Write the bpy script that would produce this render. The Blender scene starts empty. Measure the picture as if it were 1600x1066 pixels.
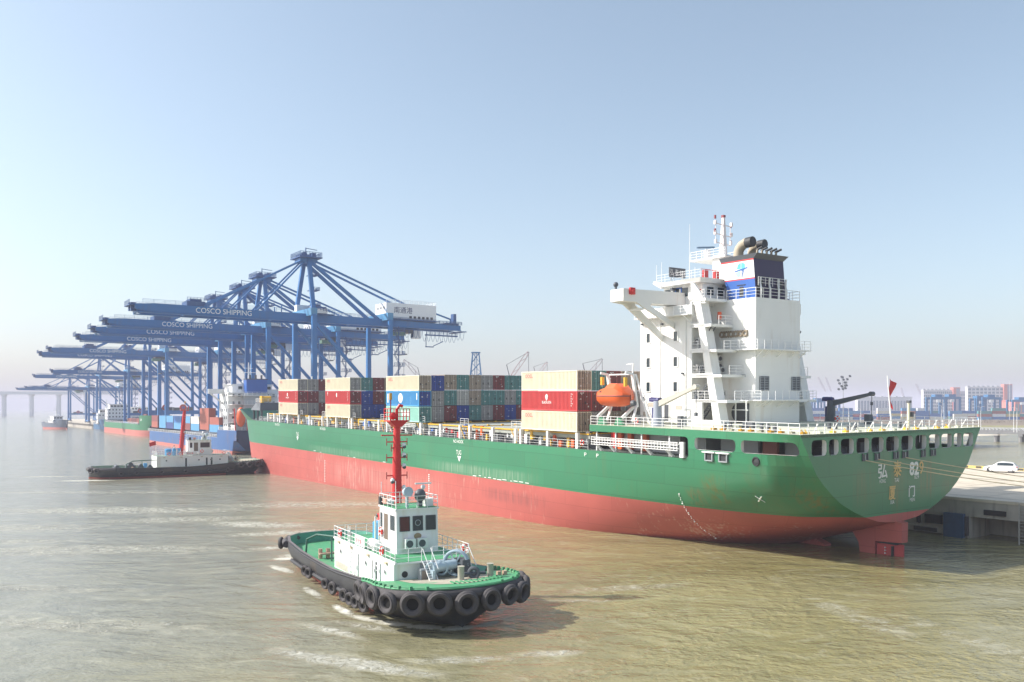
import bpy, bmesh, math, random
from mathutils import Vector, Matrix
from math import radians as R, sin, cos, pi, sqrt, atan2
rnd = random.Random(7)
scene = bpy.context.scene
col = scene.collection
# ---------------------------------------------------------------- camera, sky, sun, exposure
CAM_H = 15.6
cd = bpy.data.cameras.new('camera'); cam = bpy.data.objects.new('camera', cd); col.objects.link(cam)
cam.location = (0, 0, CAM_H); cam.rotation_euler = (R(90), 0, 0)
cd.sensor_width = 36; cd.lens = 36 * 1350 / 1600; cd.shift_y = (638 - 533) / 1600
cd.clip_start = 0.5; cd.clip_end = 30000
scene.camera = cam
SUN_EL, SUN_AZ = 39, -88          # azimuth measured from +Y towards +X
world = bpy.data.worlds.new('World'); scene.world = world; world.use_nodes = True
wn = world.node_tree; wn.nodes.clear()
sky = wn.nodes.new('ShaderNodeTexSky'); sky.sky_type = 'NISHITA'; sky.sun_disc = False
sky.sun_elevation = R(SUN_EL); sky.sun_rotation = R(SUN_AZ)
sky.air_density = 1.0; sky.dust_density = 2.0; sky.ozone_density = 1.9; sky.altitude = 0
bg = wn.nodes.new('ShaderNodeBackground'); bg.inputs[1].default_value = 0.1
wo = wn.nodes.new('ShaderNodeOutputWorld')
hs = wn.nodes.new('ShaderNodeHueSaturation'); hs.inputs['Saturation'].default_value = 0.78; hs.inputs['Hue'].default_value = 0.488
wn.links.new(sky.outputs[0], hs.inputs['Color']); wn.links.new(hs.outputs[0], bg.inputs[0]); wn.links.new(bg.outputs[0], wo.inputs[0])
sl = bpy.data.lights.new('sun', 'SUN'); sl.energy = 3.05; sl.angle = R(0.6); sl.color = (1, 0.95, 0.87)
sun = bpy.data.objects.new('sun', sl); col.objects.link(sun)
az, el = R(SUN_AZ), R(SUN_EL)
sdir = Vector((sin(az) * cos(el), cos(az) * cos(el), sin(el)))
sun.rotation_euler = sdir.to_track_quat('Z', 'Y').to_euler(); sun.location = sdir * 200
scene.view_settings.view_transform = 'Standard'; scene.view_settings.look = 'None'
scene.view_settings.exposure = 1.06; scene.view_settings.gamma = 1; scene.view_settings.use_curve_mapping = False
HAZE_DENSITY = 0.00032
scene.cycles.volume_bounces = 2
# ---------------------------------------------------------------- helpers
MATS = {}
def mat(name, c, rough=0.55, metal=0.0, var=0.12, scale=0.6, streak=0.0, streakcol=(0.25, 0.12, 0.05), bump=0.0, spec=0.5, seams=0.0, sscale=(1.3, 1.3, .10), sth=(.29, .42), stains=()):
    """painted surface: a base colour broken up by noise, optional vertical rust streaks, plate seams"""
    if name in MATS: return MATS[name]
    m = bpy.data.materials.new(name); m.use_nodes = True; nt = m.node_tree; N = nt.nodes; L = nt.links
    b = N['Principled BSDF']; b.inputs['Roughness'].default_value = rough; b.inputs['Metallic'].default_value = metal
    b.inputs['Specular IOR Level'].default_value = spec
    tc = N.new('ShaderNodeTexCoord')
    nz = N.new('ShaderNodeTexNoise'); nz.inputs['Scale'].default_value = scale; nz.inputs['Detail'].default_value = 6
    L.new(tc.outputs['Object'], nz.inputs['Vector'])
    mx = N.new('ShaderNodeMix'); mx.data_type = 'RGBA'
    mx.inputs[6].default_value = (*[x * (1 - var) for x in c], 1); mx.inputs[7].default_value = (*[min(1, x * (1 + var)) for x in c], 1)
    L.new(nz.outputs[0], mx.inputs[0]); out = mx.outputs[2]
    if streak > 0:
        mp = N.new('ShaderNodeMapping'); mp.inputs['Scale'].default_value = sscale
        L.new(tc.outputs['Object'], mp.inputs[0])
        n2 = N.new('ShaderNodeTexNoise'); n2.inputs['Scale'].default_value = 1.0; n2.inputs['Detail'].default_value = 5
        L.new(mp.outputs[0], n2.inputs['Vector'])
        n3 = N.new('ShaderNodeTexNoise'); n3.inputs['Scale'].default_value = 0.13; n3.inputs['Detail'].default_value = 3
        L.new(tc.outputs['Object'], n3.inputs['Vector'])
        mm = N.new('ShaderNodeMath'); mm.operation = 'MULTIPLY'; L.new(n2.outputs[0], mm.inputs[0]); L.new(n3.outputs[0], mm.inputs[1])
        rp = N.new('ShaderNodeValToRGB'); rp.color_ramp.elements[0].position = sth[0]; rp.color_ramp.elements[1].position = sth[1]
        rp.color_ramp.elements[0].color = (0, 0, 0, 1); rp.color_ramp.elements[1].color = (streak,) * 3 + (1,)
        L.new(mm.outputs[0], rp.inputs[0])
        m2 = N.new('ShaderNodeMix'); m2.data_type = 'RGBA'; m2.inputs[7].default_value = (*streakcol, 1)
        L.new(rp.outputs[0], m2.inputs[0]); L.new(out, m2.inputs[6]); out = m2.outputs[2]
    if seams > 0:                                   # welded plate seams: slightly darker lines
        br = N.new('ShaderNodeTexBrick'); br.inputs['Scale'].default_value = 1
        br.inputs['Brick Width'].default_value = 9; br.inputs['Row Height'].default_value = 2.1; br.inputs['Mortar Size'].default_value = 0.035
        br.inputs['Color1'].default_value = (1, 1, 1, 1); br.inputs['Color2'].default_value = (1 - seams * .35,) * 3 + (1,); br.inputs['Mortar'].default_value = (1 - seams,) * 3 + (1,)
        sp = N.new('ShaderNodeSeparateXYZ'); cb = N.new('ShaderNodeCombineXYZ'); ad = N.new('ShaderNodeMath')
        L.new(tc.outputs['Object'], sp.inputs[0]); L.new(sp.outputs[0], ad.inputs[0]); L.new(sp.outputs[1], ad.inputs[1])
        L.new(ad.outputs[0], cb.inputs[0]); L.new(sp.outputs[2], cb.inputs[1]); L.new(cb.outputs[0], br.inputs['Vector'])
        m3 = N.new('ShaderNodeMix'); m3.data_type = 'RGBA'; m3.blend_type = 'MULTIPLY'; m3.inputs[0].default_value = 1
        L.new(out, m3.inputs[6]); L.new(br.outputs[0], m3.inputs[7]); out = m3.outputs[2]
    if stains:                                      # rust and slime runs, each (axis, from, to, top, bottom, strength)
        s2 = N.new('ShaderNodeSeparateXYZ'); L.new(tc.outputs['Object'], s2.inputs[0])
        mp = N.new('ShaderNodeMapping'); mp.inputs['Scale'].default_value = (2.2, 2.2, .12); L.new(tc.outputs['Object'], mp.inputs[0])
        n4 = N.new('ShaderNodeTexNoise'); n4.inputs['Scale'].default_value = 1; n4.inputs['Detail'].default_value = 6; L.new(mp.outputs[0], n4.inputs['Vector'])
        for (ax, a, c, zt, zb, st, cc) in stains:
            def rg(src, lo, hi):
                q = N.new('ShaderNodeMapRange'); q.interpolation_type = 'SMOOTHSTEP'; q.inputs[1].default_value = lo; q.inputs[2].default_value = hi; L.new(src, q.inputs[0]); return q.outputs[0]
            def ml(p, q_):
                q = N.new('ShaderNodeMath'); q.operation = 'MULTIPLY'; L.new(p, q.inputs[0]); (L.new(q_, q.inputs[1]) if not isinstance(q_, float) else setattr(q.inputs[1], 'default_value', q_)); return q.outputs[0]
            w_ = (c - a) * .3; k_ = ml(ml(rg(s2.outputs[ax], a, a + w_), rg(s2.outputs[ax], c, c - w_)), ml(rg(s2.outputs[2], zb, zb + (zt - zb) * .4), rg(s2.outputs[2], zt, zt - (zt - zb) * .3)))
            if ax == 1: k_ = ml(k_, rg(s2.outputs[0], -.5, -.1))
            k_ = ml(ml(k_, rg(n4.outputs[0], .34, .72)), float(st))
            m4 = N.new('ShaderNodeMix'); m4.data_type = 'RGBA'; m4.inputs[7].default_value = (*cc, 1); L.new(k_, m4.inputs[0]); L.new(out, m4.inputs[6]); out = m4.outputs[2]
    L.new(out, b.inputs['Base Color'])
    if bump > 0:
        bp = N.new('ShaderNodeBump'); bp.inputs['Strength'].default_value = bump; bp.inputs['Distance'].default_value = 0.05
        L.new(nz.outputs[0], bp.inputs['Height']); L.new(bp.outputs[0], b.inputs['Normal'])
    MATS[name] = m; return m

class MB:
    """collects shapes and links them as ONE mesh object"""
    def __init__(s, m=None, xf=None): s.v = []; s.f = []; s.mi = []; s.ms = []; s.k = 0; s.xf = xf; (m and s.use(m))
    def use(s, m):
        if m not in s.ms: s.ms.append(m)
        s.k = s.ms.index(m); return s
    def add(s, vs, fs):
        o = len(s.v); s.v += [tuple(p) for p in vs]
        for f in fs: s.f.append([i + o for i in f]); s.mi.append(s.k)
        return s
    def quad(s, *p): return s.add(p, [list(range(len(p)))])
    def hexa(s, p): return s.add(p, [(0, 3, 2, 1), (4, 5, 6, 7), (0, 1, 5, 4), (1, 2, 6, 5), (2, 3, 7, 6), (3, 0, 4, 7)])
    def box(s, x0, x1, y0, y1, z0, z1):
        return s.hexa([(x0, y0, z0), (x1, y0, z0), (x1, y1, z0), (x0, y1, z0), (x0, y0, z1), (x1, y0, z1), (x1, y1, z1), (x0, y1, z1)])
    def bar(s, p, q, w, h=None, up=(0, 0, 1)):
        p, q = Vector(p), Vector(q); h = h or w; d = (q - p).normalized(); u = Vector(up)
        if abs(d.dot(u)) > .98: u = Vector((1, 0, 0))
        sx = d.cross(u).normalized() * w / 2; sy = sx.cross(d).normalized() * h / 2
        return s.hexa([p - sx - sy, p + sx - sy, p + sx + sy, p - sx + sy, q - sx - sy, q + sx - sy, q + sx + sy, q - sx + sy])
    def tube(s, pts, r, n=8, cap=True):
        pts = [Vector(p) for p in pts]; rs = r if isinstance(r, (list, tuple)) else [r] * len(pts)
        rings = []; ref = None
        for i, p in enumerate(pts):
            d = (pts[min(i + 1, len(pts) - 1)] - pts[max(i - 1, 0)]).normalized()
            if ref is None: ref = Vector((0, 0, 1)) if abs(d.z) < .9 else Vector((1, 0, 0))
            a = d.cross(ref).normalized(); b = a.cross(d).normalized(); ref = b if abs(d.dot(b)) < .9 else ref
            rings.append([p + (a * cos(2 * pi * k / n) + b * sin(2 * pi * k / n)) * rs[i] for k in range(n)])
        vs = [q for ring in rings for q in ring]
        fs = [(i * n + k, i * n + (k + 1) % n, (i + 1) * n + (k + 1) % n, (i + 1) * n + k) for i in range(len(pts) - 1) for k in range(n)]
        if cap: fs += [list(range(n))[::-1], [(len(pts) - 1) * n + k for k in range(n)]]
        return s.add(vs, fs)
    def prism(s, poly, ax, a, b):
        """2-D outline swept along axis ax from a to b"""
        def P(q, t):
            return {0: (t, q[0], q[1]), 1: (q[0], t, q[1]), 2: (q[0], q[1], t)}[ax]
        n = len(poly)
        return s.add([P(q, a) for q in poly] + [P(q, b) for q in poly],
                     [list(range(n)), list(range(2 * n - 1, n - 1, -1))] + [(i, i + n, (i + 1) % n + n, (i + 1) % n) for i in range(n)])
    def torus(s, c, nrm, RR, r, n=20, m=10, squash=1.0):
        c = Vector(c); nrm = Vector(nrm).normalized(); ref = Vector((0, 0, 1)) if abs(nrm.z) < .9 else Vector((1, 0, 0))
        a = nrm.cross(ref).normalized(); b = nrm.cross(a)
        vs = []
        for i in range(n):
            e = a * cos(2 * pi * i / n) + b * sin(2 * pi * i / n)
            for j in range(m):
                t = 2 * pi * j / m; vs.append(c + e * (RR + r * cos(t)) + nrm * r * squash * sin(t))
        return s.add(vs, [(i * m + j, ((i + 1) % n) * m + j, ((i + 1) % n) * m + (j + 1) % m, i * m + (j + 1) % m) for i in range(n) for j in range(m)])
    def ball(s, c, r, n=10, m=7, sc=(1, 1, 1)):
        vs = [(c[0] + r * sc[0] * sin(pi * j / m) * cos(2 * pi * i / n), c[1] + r * sc[1] * sin(pi * j / m) * sin(2 * pi * i / n), c[2] + r * sc[2] * cos(pi * j / m)) for j in range(m + 1) for i in range(n)]
        return s.add(vs, [(j * n + i, j * n + (i + 1) % n, (j + 1) * n + (i + 1) % n, (j + 1) * n + i) for j in range(m) for i in range(n)])
    def loft(s, rings, closed=False):
        n = len(rings[0]); vs = [p for r in rings for p in r]
        kk = n if closed else n - 1
        return s.add(vs, [(i * n + k, i * n + (k + 1) % n, (i + 1) * n + (k + 1) % n, (i + 1) * n + k) for i in range(len(rings) - 1) for k in range(kk)])
    def rail(s, pts, h=1.05, step=1.6, r=0.03, n=3, post=None):
        """guard rail along a polyline: posts and n horizontal bars"""
        r *= .8
        pts = [Vector(p) for p in pts]; up = Vector((0, 0, 1)); post = post or r
        for p, q in zip(pts, pts[1:]):
            for k in range(n): s.bar(p + up * h * (k + 1) / n, q + up * h * (k + 1) / n, r * 2 if k == n - 1 else r * 1.6)
            c = max(1, round((q - p).length / step))
            for i in range(c + 1): t = p.lerp(q, i / c); s.bar(t, t + up * h, post * 2)
        return s
    def ladder(s, p, q, w, wd, n=None, r=.05):
        """stair or ladder from p to q; wd = width direction"""
        p, q = Vector(p), Vector(q); wd = Vector(wd).normalized() * w / 2; n = n or max(3, round((q - p).length / .4))
        for sg in (-1, 1): s.bar(p + wd * sg, q + wd * sg, r, r * 2)
        for i in range(1, n): t = p.lerp(q, i / n); s.bar(t - wd, t + wd, r * 1.6, r * .8)
        return s
    def build(s, name, parent=None, smooth=None, ob_mats=False):
        me = bpy.data.meshes.new(name)
        vs = [s.xf(p) for p in s.v] if s.xf else s.v
        me.from_pydata([tuple(p) for p in vs], [], s.f); me.update()
        for m in s.ms: me.materials.append(m)
        me.polygons.foreach_set('material_index', s.mi)
        bm = bmesh.new(); bm.from_mesh(me)
        bmesh.ops.remove_doubles(bm, verts=bm.verts, dist=1e-5); bmesh.ops.dissolve_degenerate(bm, edges=bm.edges, dist=1e-6)
        bmesh.ops.recalc_face_normals(bm, faces=bm.faces); bm.to_mesh(me); bm.free()
        if smooth:
            me.polygons.foreach_set('use_smooth', [True] * len(me.polygons)); me.set_sharp_from_angle(angle=R(smooth))
        o = bpy.data.objects.new(name, me); col.objects.link(o)
        if parent: o.parent = parent
        return o
def tag(o, label, cat, group=None, kind=None):
    o['label'] = label; o['category'] = cat
    if group: o['group'] = group
    if kind: o['kind'] = kind
    return o
def thing(name, label, cat, loc=(0, 0, 0), rz=0, group=None, matrix=None):
    o = bpy.data.objects.new(name, None); col.objects.link(o); o.empty_display_size = 1
    if matrix: o.matrix_world = matrix
    else: o.location = loc; o.rotation_euler = (0, 0, rz)
    return tag(o, label, cat, group)
def struct(o): o['kind'] = 'structure'; return o
def kids(o): return KIDS.get(o.name, [])
KIDS = {}
def copy_tree(o, label=None, matrix=None, group=None):
    """a thing with copies of its parts and sub-parts"""
    allc = {}
    for x in list(bpy.data.objects):
        if x.parent: allc.setdefault(x.parent.name, []).append(x)
    def rec(x, par):
        c = x.copy(); col.objects.link(c)
        if par: c.parent = par
        for y in allc.get(x.name, []): rec(y, c)
        return c
    c = rec(o, None)
    if label: c['label'] = label
    if group: c['group'] = group
    if matrix: c.matrix_world = matrix
    return c
_TX = {}
def txt(string, name, m, c, xd, yd, W, H, parent=None, bold=0.0):
    """lettering painted on a surface: centre c, reading direction xd, up yd, overall size W x H"""
    key = (string, bold)
    if key not in _TX:
        cu = bpy.data.curves.new('t', 'FONT'); cu.body = string; cu.offset = bold
        o = bpy.data.objects.new('t', cu); col.objects.link(o)
        dg = bpy.context.evaluated_depsgraph_get(); me = bpy.data.meshes.new_from_object(o.evaluated_get(dg))
        vs = [v.co.copy() for v in me.vertices]; fs = [list(p.vertices) for p in me.polygons]
        bpy.data.objects.remove(o); bpy.data.curves.remove(cu); bpy.data.meshes.remove(me)
        xs = [v.x for v in vs] or [0, 1]; ys = [v.y for v in vs] or [0, 1]
        x0, x1, y0, y1 = min(xs), max(xs), min(ys), max(ys)
        _TX[key] = ([((v.x - x0) / (x1 - x0) - .5, (v.y - y0) / (y1 - y0) - .5) for v in vs], fs)
    vs, fs = _TX[key]; c, xd, yd = Vector(c), Vector(xd).normalized(), Vector(yd).normalized()
    me = bpy.data.meshes.new(name); me.from_pydata([c + xd * a * W + yd * b * H for a, b in vs], [], fs); me.materials.append(m)
    o = bpy.data.objects.new(name, me); col.objects.link(o)
    if parent: o.parent = parent
    return o
def lerp(a, b, t): return a + (b - a) * t
def sst(t): t = max(0, min(1, t)); return t * t * (3 - 2 * t)
def table(t, pts):
    for (a, b), (c, d) in zip(pts, pts[1:]):
        if t <= c: return b + (d - b) * max(0, (t - a)) / (c - a)
    return pts[-1][1]
# picture position -> place in the world, used while laying the port out (pixel of the 1600-wide photo at distance Y)
def at(px, Y, z=0): return Vector(((px - 800) / 1350 * Y, Y, z))
# ship frame: u towards the bow, v towards starboard, w up; the local axes are (-u, v, w)
UA = Vector((-.565, .825, .0165)).normalized(); VA = Vector((.8249, .5652, .0105)); VA = (VA - UA * VA.dot(UA)).normalized(); WA = (-UA).cross(VA)
S0 = Vector((27.156, 81.468, 13.062))
SHIPM = Matrix(((-UA.x, VA.x, WA.x, S0.x), (-UA.y, VA.y, WA.y, S0.y), (-UA.z, VA.z, WA.z, S0.z), (0, 0, 0, 1)))
SX = lambda p: (-p[0], p[1], p[2])
BERTH = atan2(.5652, .8249)        # heading of the landward direction; cranes turn by this
UH, VH = Vector((-.565, .825, 0)), Vector((.8249, .5652, 0))
def berth(u, v, z=0): p = Vector((S0.x, S0.y, 0)) + UH * u + VH * v; return Vector((p.x, p.y, z))

white = mat('white_paint', (.78, .78, .76), .45, var=.05, streak=.35, streakcol=(.45, .32, .2))
cleanwhite = mat('clean_white_paint', (.8, .8, .79), .45, var=.04)
cream = mat('cream_deck_paint', (.55, .56, .44), .7, var=.12)
dark = mat('dark_opening', (.03, .032, .036), .6)
black = mat('black_rubber', (.07, .064, .066), .8, var=.3, scale=3, bump=.4)
glass = mat('window_glass', (.03, .045, .055), .08, var=.1)
grey = mat('grey_steel', (.32, .34, .36), .55, var=.12)
dgrey = mat('dark_grey_steel', (.09, .1, .115), .5, var=.15)
red = mat('signal_red', (.62, .03, .03), .45, var=.08)
orange = mat('lifeboat_orange', (.8, .13, .03), .4, var=.07, scale=1.5)
yellow = mat('safety_yellow', (.75, .42, .03), .5, var=.1)
purple = mat('funnel_purple', (.022, .009, .06), .45, var=.08)
blue = mat('funnel_blue', (.03, .12, .42), .45, var=.08)
navy = mat('navy_machinery', (.025, .025, .14), .45)
# ---------------------------------------------------------------- water
def water_material():
    m = bpy.data.materials.new('muddy_harbour_water'); m.use_nodes = True; nt = m.node_tree; N = nt.nodes; L = nt.links
    b = N['Principled BSDF']; tc = N.new('ShaderNodeTexCoord')
    def noise(sx, sy, sc, det, rot=0, dist=0.0, rough=.5):
        mp = N.new('ShaderNodeMapping'); mp.inputs['Scale'].default_value = (sx, sy, 1); mp.inputs['Rotation'].default_value = (0, 0, R(rot))
        L.new(tc.outputs['Object'], mp.inputs[0]); n = N.new('ShaderNodeTexNoise'); n.inputs['Scale'].default_value = sc
        n.inputs['Detail'].default_value = det; n.inputs['Distortion'].default_value = dist; n.inputs['Roughness'].default_value = rough
        L.new(mp.outputs[0], n.inputs['Vector']); return n.outputs[0]
    def math_(op, a, bb):
        q = N.new('ShaderNodeMath'); q.operation = op
        for i, x in enumerate((a, bb)):
            if isinstance(x, (int, float)): q.inputs[i].default_value = x
            else: L.new(x, q.inputs[i])
        return q.outputs[0]
    def ramp(x, a, bb, lo=0, hi=1):
        q = N.new('ShaderNodeMapRange'); q.interpolation_type = 'SMOOTHSTEP'; q.inputs[1].default_value = a; q.inputs[2].default_value = bb
        q.inputs[3].default_value = lo; q.inputs[4].default_value = hi; L.new(x, q.inputs[0]); return q.outputs[0]
    # silt: broad drifting patches of colour
    silt = noise(1, 1.6, .018, 4, 20, .6); sp = N.new('ShaderNodeSeparateXYZ'); L.new(tc.outputs['Object'], sp.inputs[0])
    mx = N.new('ShaderNodeMix'); mx.data_type = 'RGBA'
    mx.inputs[6].default_value = (.215, .192, .085, 1); mx.inputs[7].default_value = (.30, .27, .14, 1); L.new(ramp(silt, .35, .68), mx.inputs[0])
    # greyer, paler base colour towards the left paints in the brighter sky reflection
    sky_tint = N.new('ShaderNodeMix'); sky_tint.data_type = 'RGBA'; sky_tint.inputs[7].default_value = (.255, .252, .19, 1)
    L.new(ramp(math_('ADD', sp.outputs[0], math_('ADD', math_('MULTIPLY', silt, 70), math_('MULTIPLY', sp.outputs[1], .12))), 60, -5), sky_tint.inputs[0]); L.new(mx.outputs[2], sky_tint.inputs[6])
    # foam lies where hulls and propellers have stirred the water: soft ellipses broken up by noise
    foam = None
    for (cx, cy, ax, ay, rot, amt) in FOAM:
        ca, sa = cos(R(rot)), sin(R(rot))
        dx = math_('SUBTRACT', sp.outputs[0], cx); dy = math_('SUBTRACT', sp.outputs[1], cy)
        u = math_('DIVIDE', math_('ADD', math_('MULTIPLY', dx, ca), math_('MULTIPLY', dy, sa)), ax)
        v = math_('DIVIDE', math_('SUBTRACT', math_('MULTIPLY', dy, ca), math_('MULTIPLY', dx, sa)), ay)
        d = math_('ADD', math_('MULTIPLY', u, u), math_('MULTIPLY', v, v))
        w = ramp(d, 0, 1, amt, 0)
        foam = w if foam is None else math_('MAXIMUM', foam, w)
    fn = math_('ADD', math_('MULTIPLY', noise(1, 1.2, .5, 8, 0, 2.2, .7), .6), math_('MULTIPLY', noise(1, 1, 1.9, 6, 0, 1.5, .75), .4))
    fz = math_('MULTIPLY', ramp(math_('ADD', math_('MULTIPLY', foam, .34), fn), .60, .88), ramp(foam, .02, .25))
    m2 = N.new('ShaderNodeMix'); m2.data_type = 'RGBA'; m2.inputs[7].default_value = (.74, .73, .66, 1)
    # bubbles just under the surface pale the water round the foam; eddies drag lighter and darker silt about
    edd = N.new('ShaderNodeMix'); edd.data_type = 'RGBA'; edd.blend_type = 'MULTIPLY'; edd.inputs[0].default_value = 1
    rmp = N.new('ShaderNodeValToRGB'); rmp.color_ramp.elements[0].position = .3; rmp.color_ramp.elements[1].position = .72; rmp.color_ramp.elements[0].color = (.84, .85, .86, 1); rmp.color_ramp.elements[1].color = (1.13, 1.11, 1.06, 1)
    L.new(noise(.8, 1.3, .10, 7, 14, 2.8, .6), rmp.inputs[0]); L.new(sky_tint.outputs[2], edd.inputs[6]); L.new(rmp.outputs[0], edd.inputs[7])
    aer = N.new('ShaderNodeMix'); aer.data_type = 'RGBA'; aer.inputs[7].default_value = (.50, .48, .36, 1)
    L.new(math_('MULTIPLY', ramp(math_('ADD', math_('MULTIPLY', foam, .5), noise(1, 1.2, .28, 6, 0, 2.0)), .50, .95), .62), aer.inputs[0]); L.new(edd.outputs[2], aer.inputs[6])
    L.new(math_('MULTIPLY', fz, .8), m2.inputs[0]); L.new(aer.outputs[2], m2.inputs[6]); L.new(m2.outputs[2], b.inputs['Base Color'])
    L.new(ramp(fz, 0, 1, .13, .7), b.inputs['Roughness'])
    b.inputs['IOR'].default_value = 1.33
    # waves: chop, ripples and long swirls; the chop is livelier to the right, the swirls to the left
    calm = ramp(math_('ADD', sp.outputs[0], math_('MULTIPLY', noise(1, 1, .03, 2), 40)), -15, 45, .35, 1)
    chop = noise(1, 1.15, 1.35, 3, 12, .4); rip = noise(1, 1.25, 3.0, 3, -15, .3); swirl = noise(.7, 1.3, .11, 5, 8, 2.6); slick = ramp(noise(1, 1.5, .045, 3, -12, 2.5), .40, .60, .25, 1)
    h = math_('ADD', math_('ADD', math_('MULTIPLY', math_('MULTIPLY', math_('MULTIPLY', chop, calm), slick), .62), math_('MULTIPLY', rip, .15)), math_('MULTIPLY', swirl, .85))
    h = math_('ADD', h, math_('MULTIPLY', fz, .25))
    bp = N.new('ShaderNodeBump'); bp.inputs['Strength'].default_value = 1; bp.inputs['Distance'].default_value = .36
    L.new(h, bp.inputs['Height']); L.new(bp.outputs[0], b.inputs['Normal'])
    return m
# foam patches: centre x, y, half axes, turn, strength
FOAM = [
        (-92, 186, 9, 1.8, 10, .95), (-106, 197, 10, 2.0, 5, .7), (-29, 108, 10, 3.4, 20, .62), (-34, 116, 11, 4.4, -15, .64), (-46, 121, 16, 5, 10, .5), (-26, 97, 6, 2.2, 30, .6), (-60, 132, 28, 7, 0, .55), (-32, 140, 24, 7, 5, .5), (-48, 95, 26, 5, 5, .5), (-70, 112, 26, 6, 3, .5), (-30, 62, 14, 3, -8, .4),
        (-10, 53, 9, 1.6, -25, .7), (-12.5, 60.5, 5, .9, -40, .7), (-3.5, 53.5, 5, 1.2, 5, .55), (-65, 100, 24, 3, 8, .45), (-78, 160, 30, 4, 0, .42), (2.5, 55, 3.0, 1.0, 10, .6), (26, 64, 2.0, 9, 12, .38), (31, 57, 2.2, 10, 14, .4), (6, 70, 4, .8, 0, .45), (-20, 46, 9, 2, 0, .45), (-45, 75, 20, 2.0, -5, .42), (10, 75, 9, 1.6, 15, .42)]
# bow wave and wash of the near tug, laid along its waterline
for (tx, ty, ta, ax, ay, am) in ((-4.5, -4.9, 0, 3.2, .7, .95), (-1.2, -4.2, 25, 2.4, .8, 1), (1.2, -3.0, 38, 2.2, .9, 1), (3.2, -1.4, 50, 2.0, .9, 1), (4.6, .6, 80, 2.0, .9, 1), (4.6, 3.0, 110, 1.8, .9, .9), (1.2, -4.9, 30, 4.2, 1.1, .6), (-12, -5.2, 0, 4, .7, .7), (-24, -4.9, 10, 3.5, .9, .9), (-29.5, -3.2, 60, 2, 1.2, 1), (-31, 0, 90, 4.5, 2.5, .95)):
    FOAM.append((-6.55 + .479 * tx + .878 * ty, 65.1 - .878 * tx + .479 * ty, ax, ay, -61.4 + ta, am))
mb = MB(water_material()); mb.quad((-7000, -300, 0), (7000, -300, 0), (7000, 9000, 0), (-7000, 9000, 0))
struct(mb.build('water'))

# ---------------------------------------------------------------- the big container ship
GREEN = mat('hull_green', (.034, .215, .105), .30, spec=.6, var=.08, scale=.25, streak=.15, streakcol=(.16, .13, .05), seams=.36, bump=.25, stains=[(0, -13.5, -9.5, -4.2, -8.8, .85, (.13, .13, .03)), (0, -16, -13, -6, -9, .6, (.22, .12, .04)), (0, -3.2, -.6, -5, -9, .7, (.20, .13, .04)), (1, 8, 12.5, -3, -9, .35, (.20, .16, .07)), (1, 14.5, 17.5, -2.9, -9.5, .5, (.22, .15, .06)), (1, 20, 24, -2.9, -8, .6, (.22, .15, .06)), (1, 24.5, 27.5, -5, -9, .5, (.20, .16, .07)), (0, -75, -40, -6.8, -9.0, .5, (.42, .45, .36)), (0, -130, -85, -7.0, -9.0, .4, (.40, .45, .36))])
HRED = mat('antifouling_red', (.45, .105, .09), .6, var=.16, scale=.3, streak=.6, streakcol=(.62, .40, .34), seams=.22, sscale=(2.4, 2.4, .45), sth=(.33, .44), bump=.2, stains=[(0, -58, -38, -9.6, -12, .55, (.16, .06, .06)), (0, -120, -60, -9, -15, .35, (.62, .42, .36)), (1, 14.5, 17.5, -8.6, -10, .5, (.22, .12, .06))])
ship = thing('container_ship', 'large green container ship with red underside and tall white deckhouse at its stern', 'ship', matrix=SHIPM)
BB = 16.4
GT = [(0, 1), (.22, .918), (.44, .832), (.6, .72), (.73, .604), (.78, .543), (.85, .445), (.872, .42), (.976, .195), (1, 0)]
def hb(u, w):
    """half breadth of the hull at station u, level w"""
    b = BB
    if u < 60:
        t = max(0, w / (-9.63 - .32 * u)); p = 3.05 if u < 26 else 3.05 + (u - 26) / 34 * 6
        if t >= 1: return 0.0
        b *= lerp(table(t, GT), (1 - t ** p) ** .6, sst(u / 4.5))
    if u > 118:
        f = max(0, min(1, (-w - 3) / 12))            # finer towards the keel
        st = 162 - 6 * f; en = 187 - 3 * f + 1.2 * max(0, 3 + w)
        t = (u - st) / (en - st)
        if t > 0: b *= max(0, 1 - min(1, t) ** 2.3) ** (1 / 1.5)
    return b
def side(u, w, s=-1, off=0): return (u, BB + s * (hb(u, w) + off), w)
LV = [-3.17, -4, -5, -6, -7, -8, -8.67, -9.3, -10, -10.8, -11.6, -12.4, -13.2, -14, -15, -16, -17, -18]
ST = [0, .7, 1.5, 2.2, 3, 3.8, 4.5, 6, 8, 10, 12, 14.41, 17, 20, 24, 28, 33, 40, 48, 58, 75, 95, 112, 122, 130, 137, 143, 148, 152, 156, 160, 163, 166, 168.5, 171, 173, 175, 177, 179, 181, 183, 184.5, 186, 187]
hull = MB(xf=SX)
for i in range(len(ST) - 1):
    for j in range(len(LV) - 1):
        hull.use(GREEN if LV[j] > -8.6 else HRED)
        for s in (-1, 1):
            q = []
            for (u, w) in ((ST[i], LV[j]), (ST[i], LV[j + 1]), (ST[i + 1], LV[j + 1]), (ST[i + 1], LV[j])):
                wb = -9.63 - .32 * u
                q.append(side(u, max(w, wb) if u < 60 else w, s))
            hull.quad(*q)
# transom plate below the window row, green over red
tw = [-2.1, -3.17, -4, -5, -6, -7, -8, -8.67, -9.3, -9.6]
for a, b in zip(tw, tw[1:]):
    hull.use(GREEN if a > -8.6 else HRED)
    hull.quad(side(0, a, -1), side(0, b, -1), side(0, b, 1), side(0, a, 1))
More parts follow.
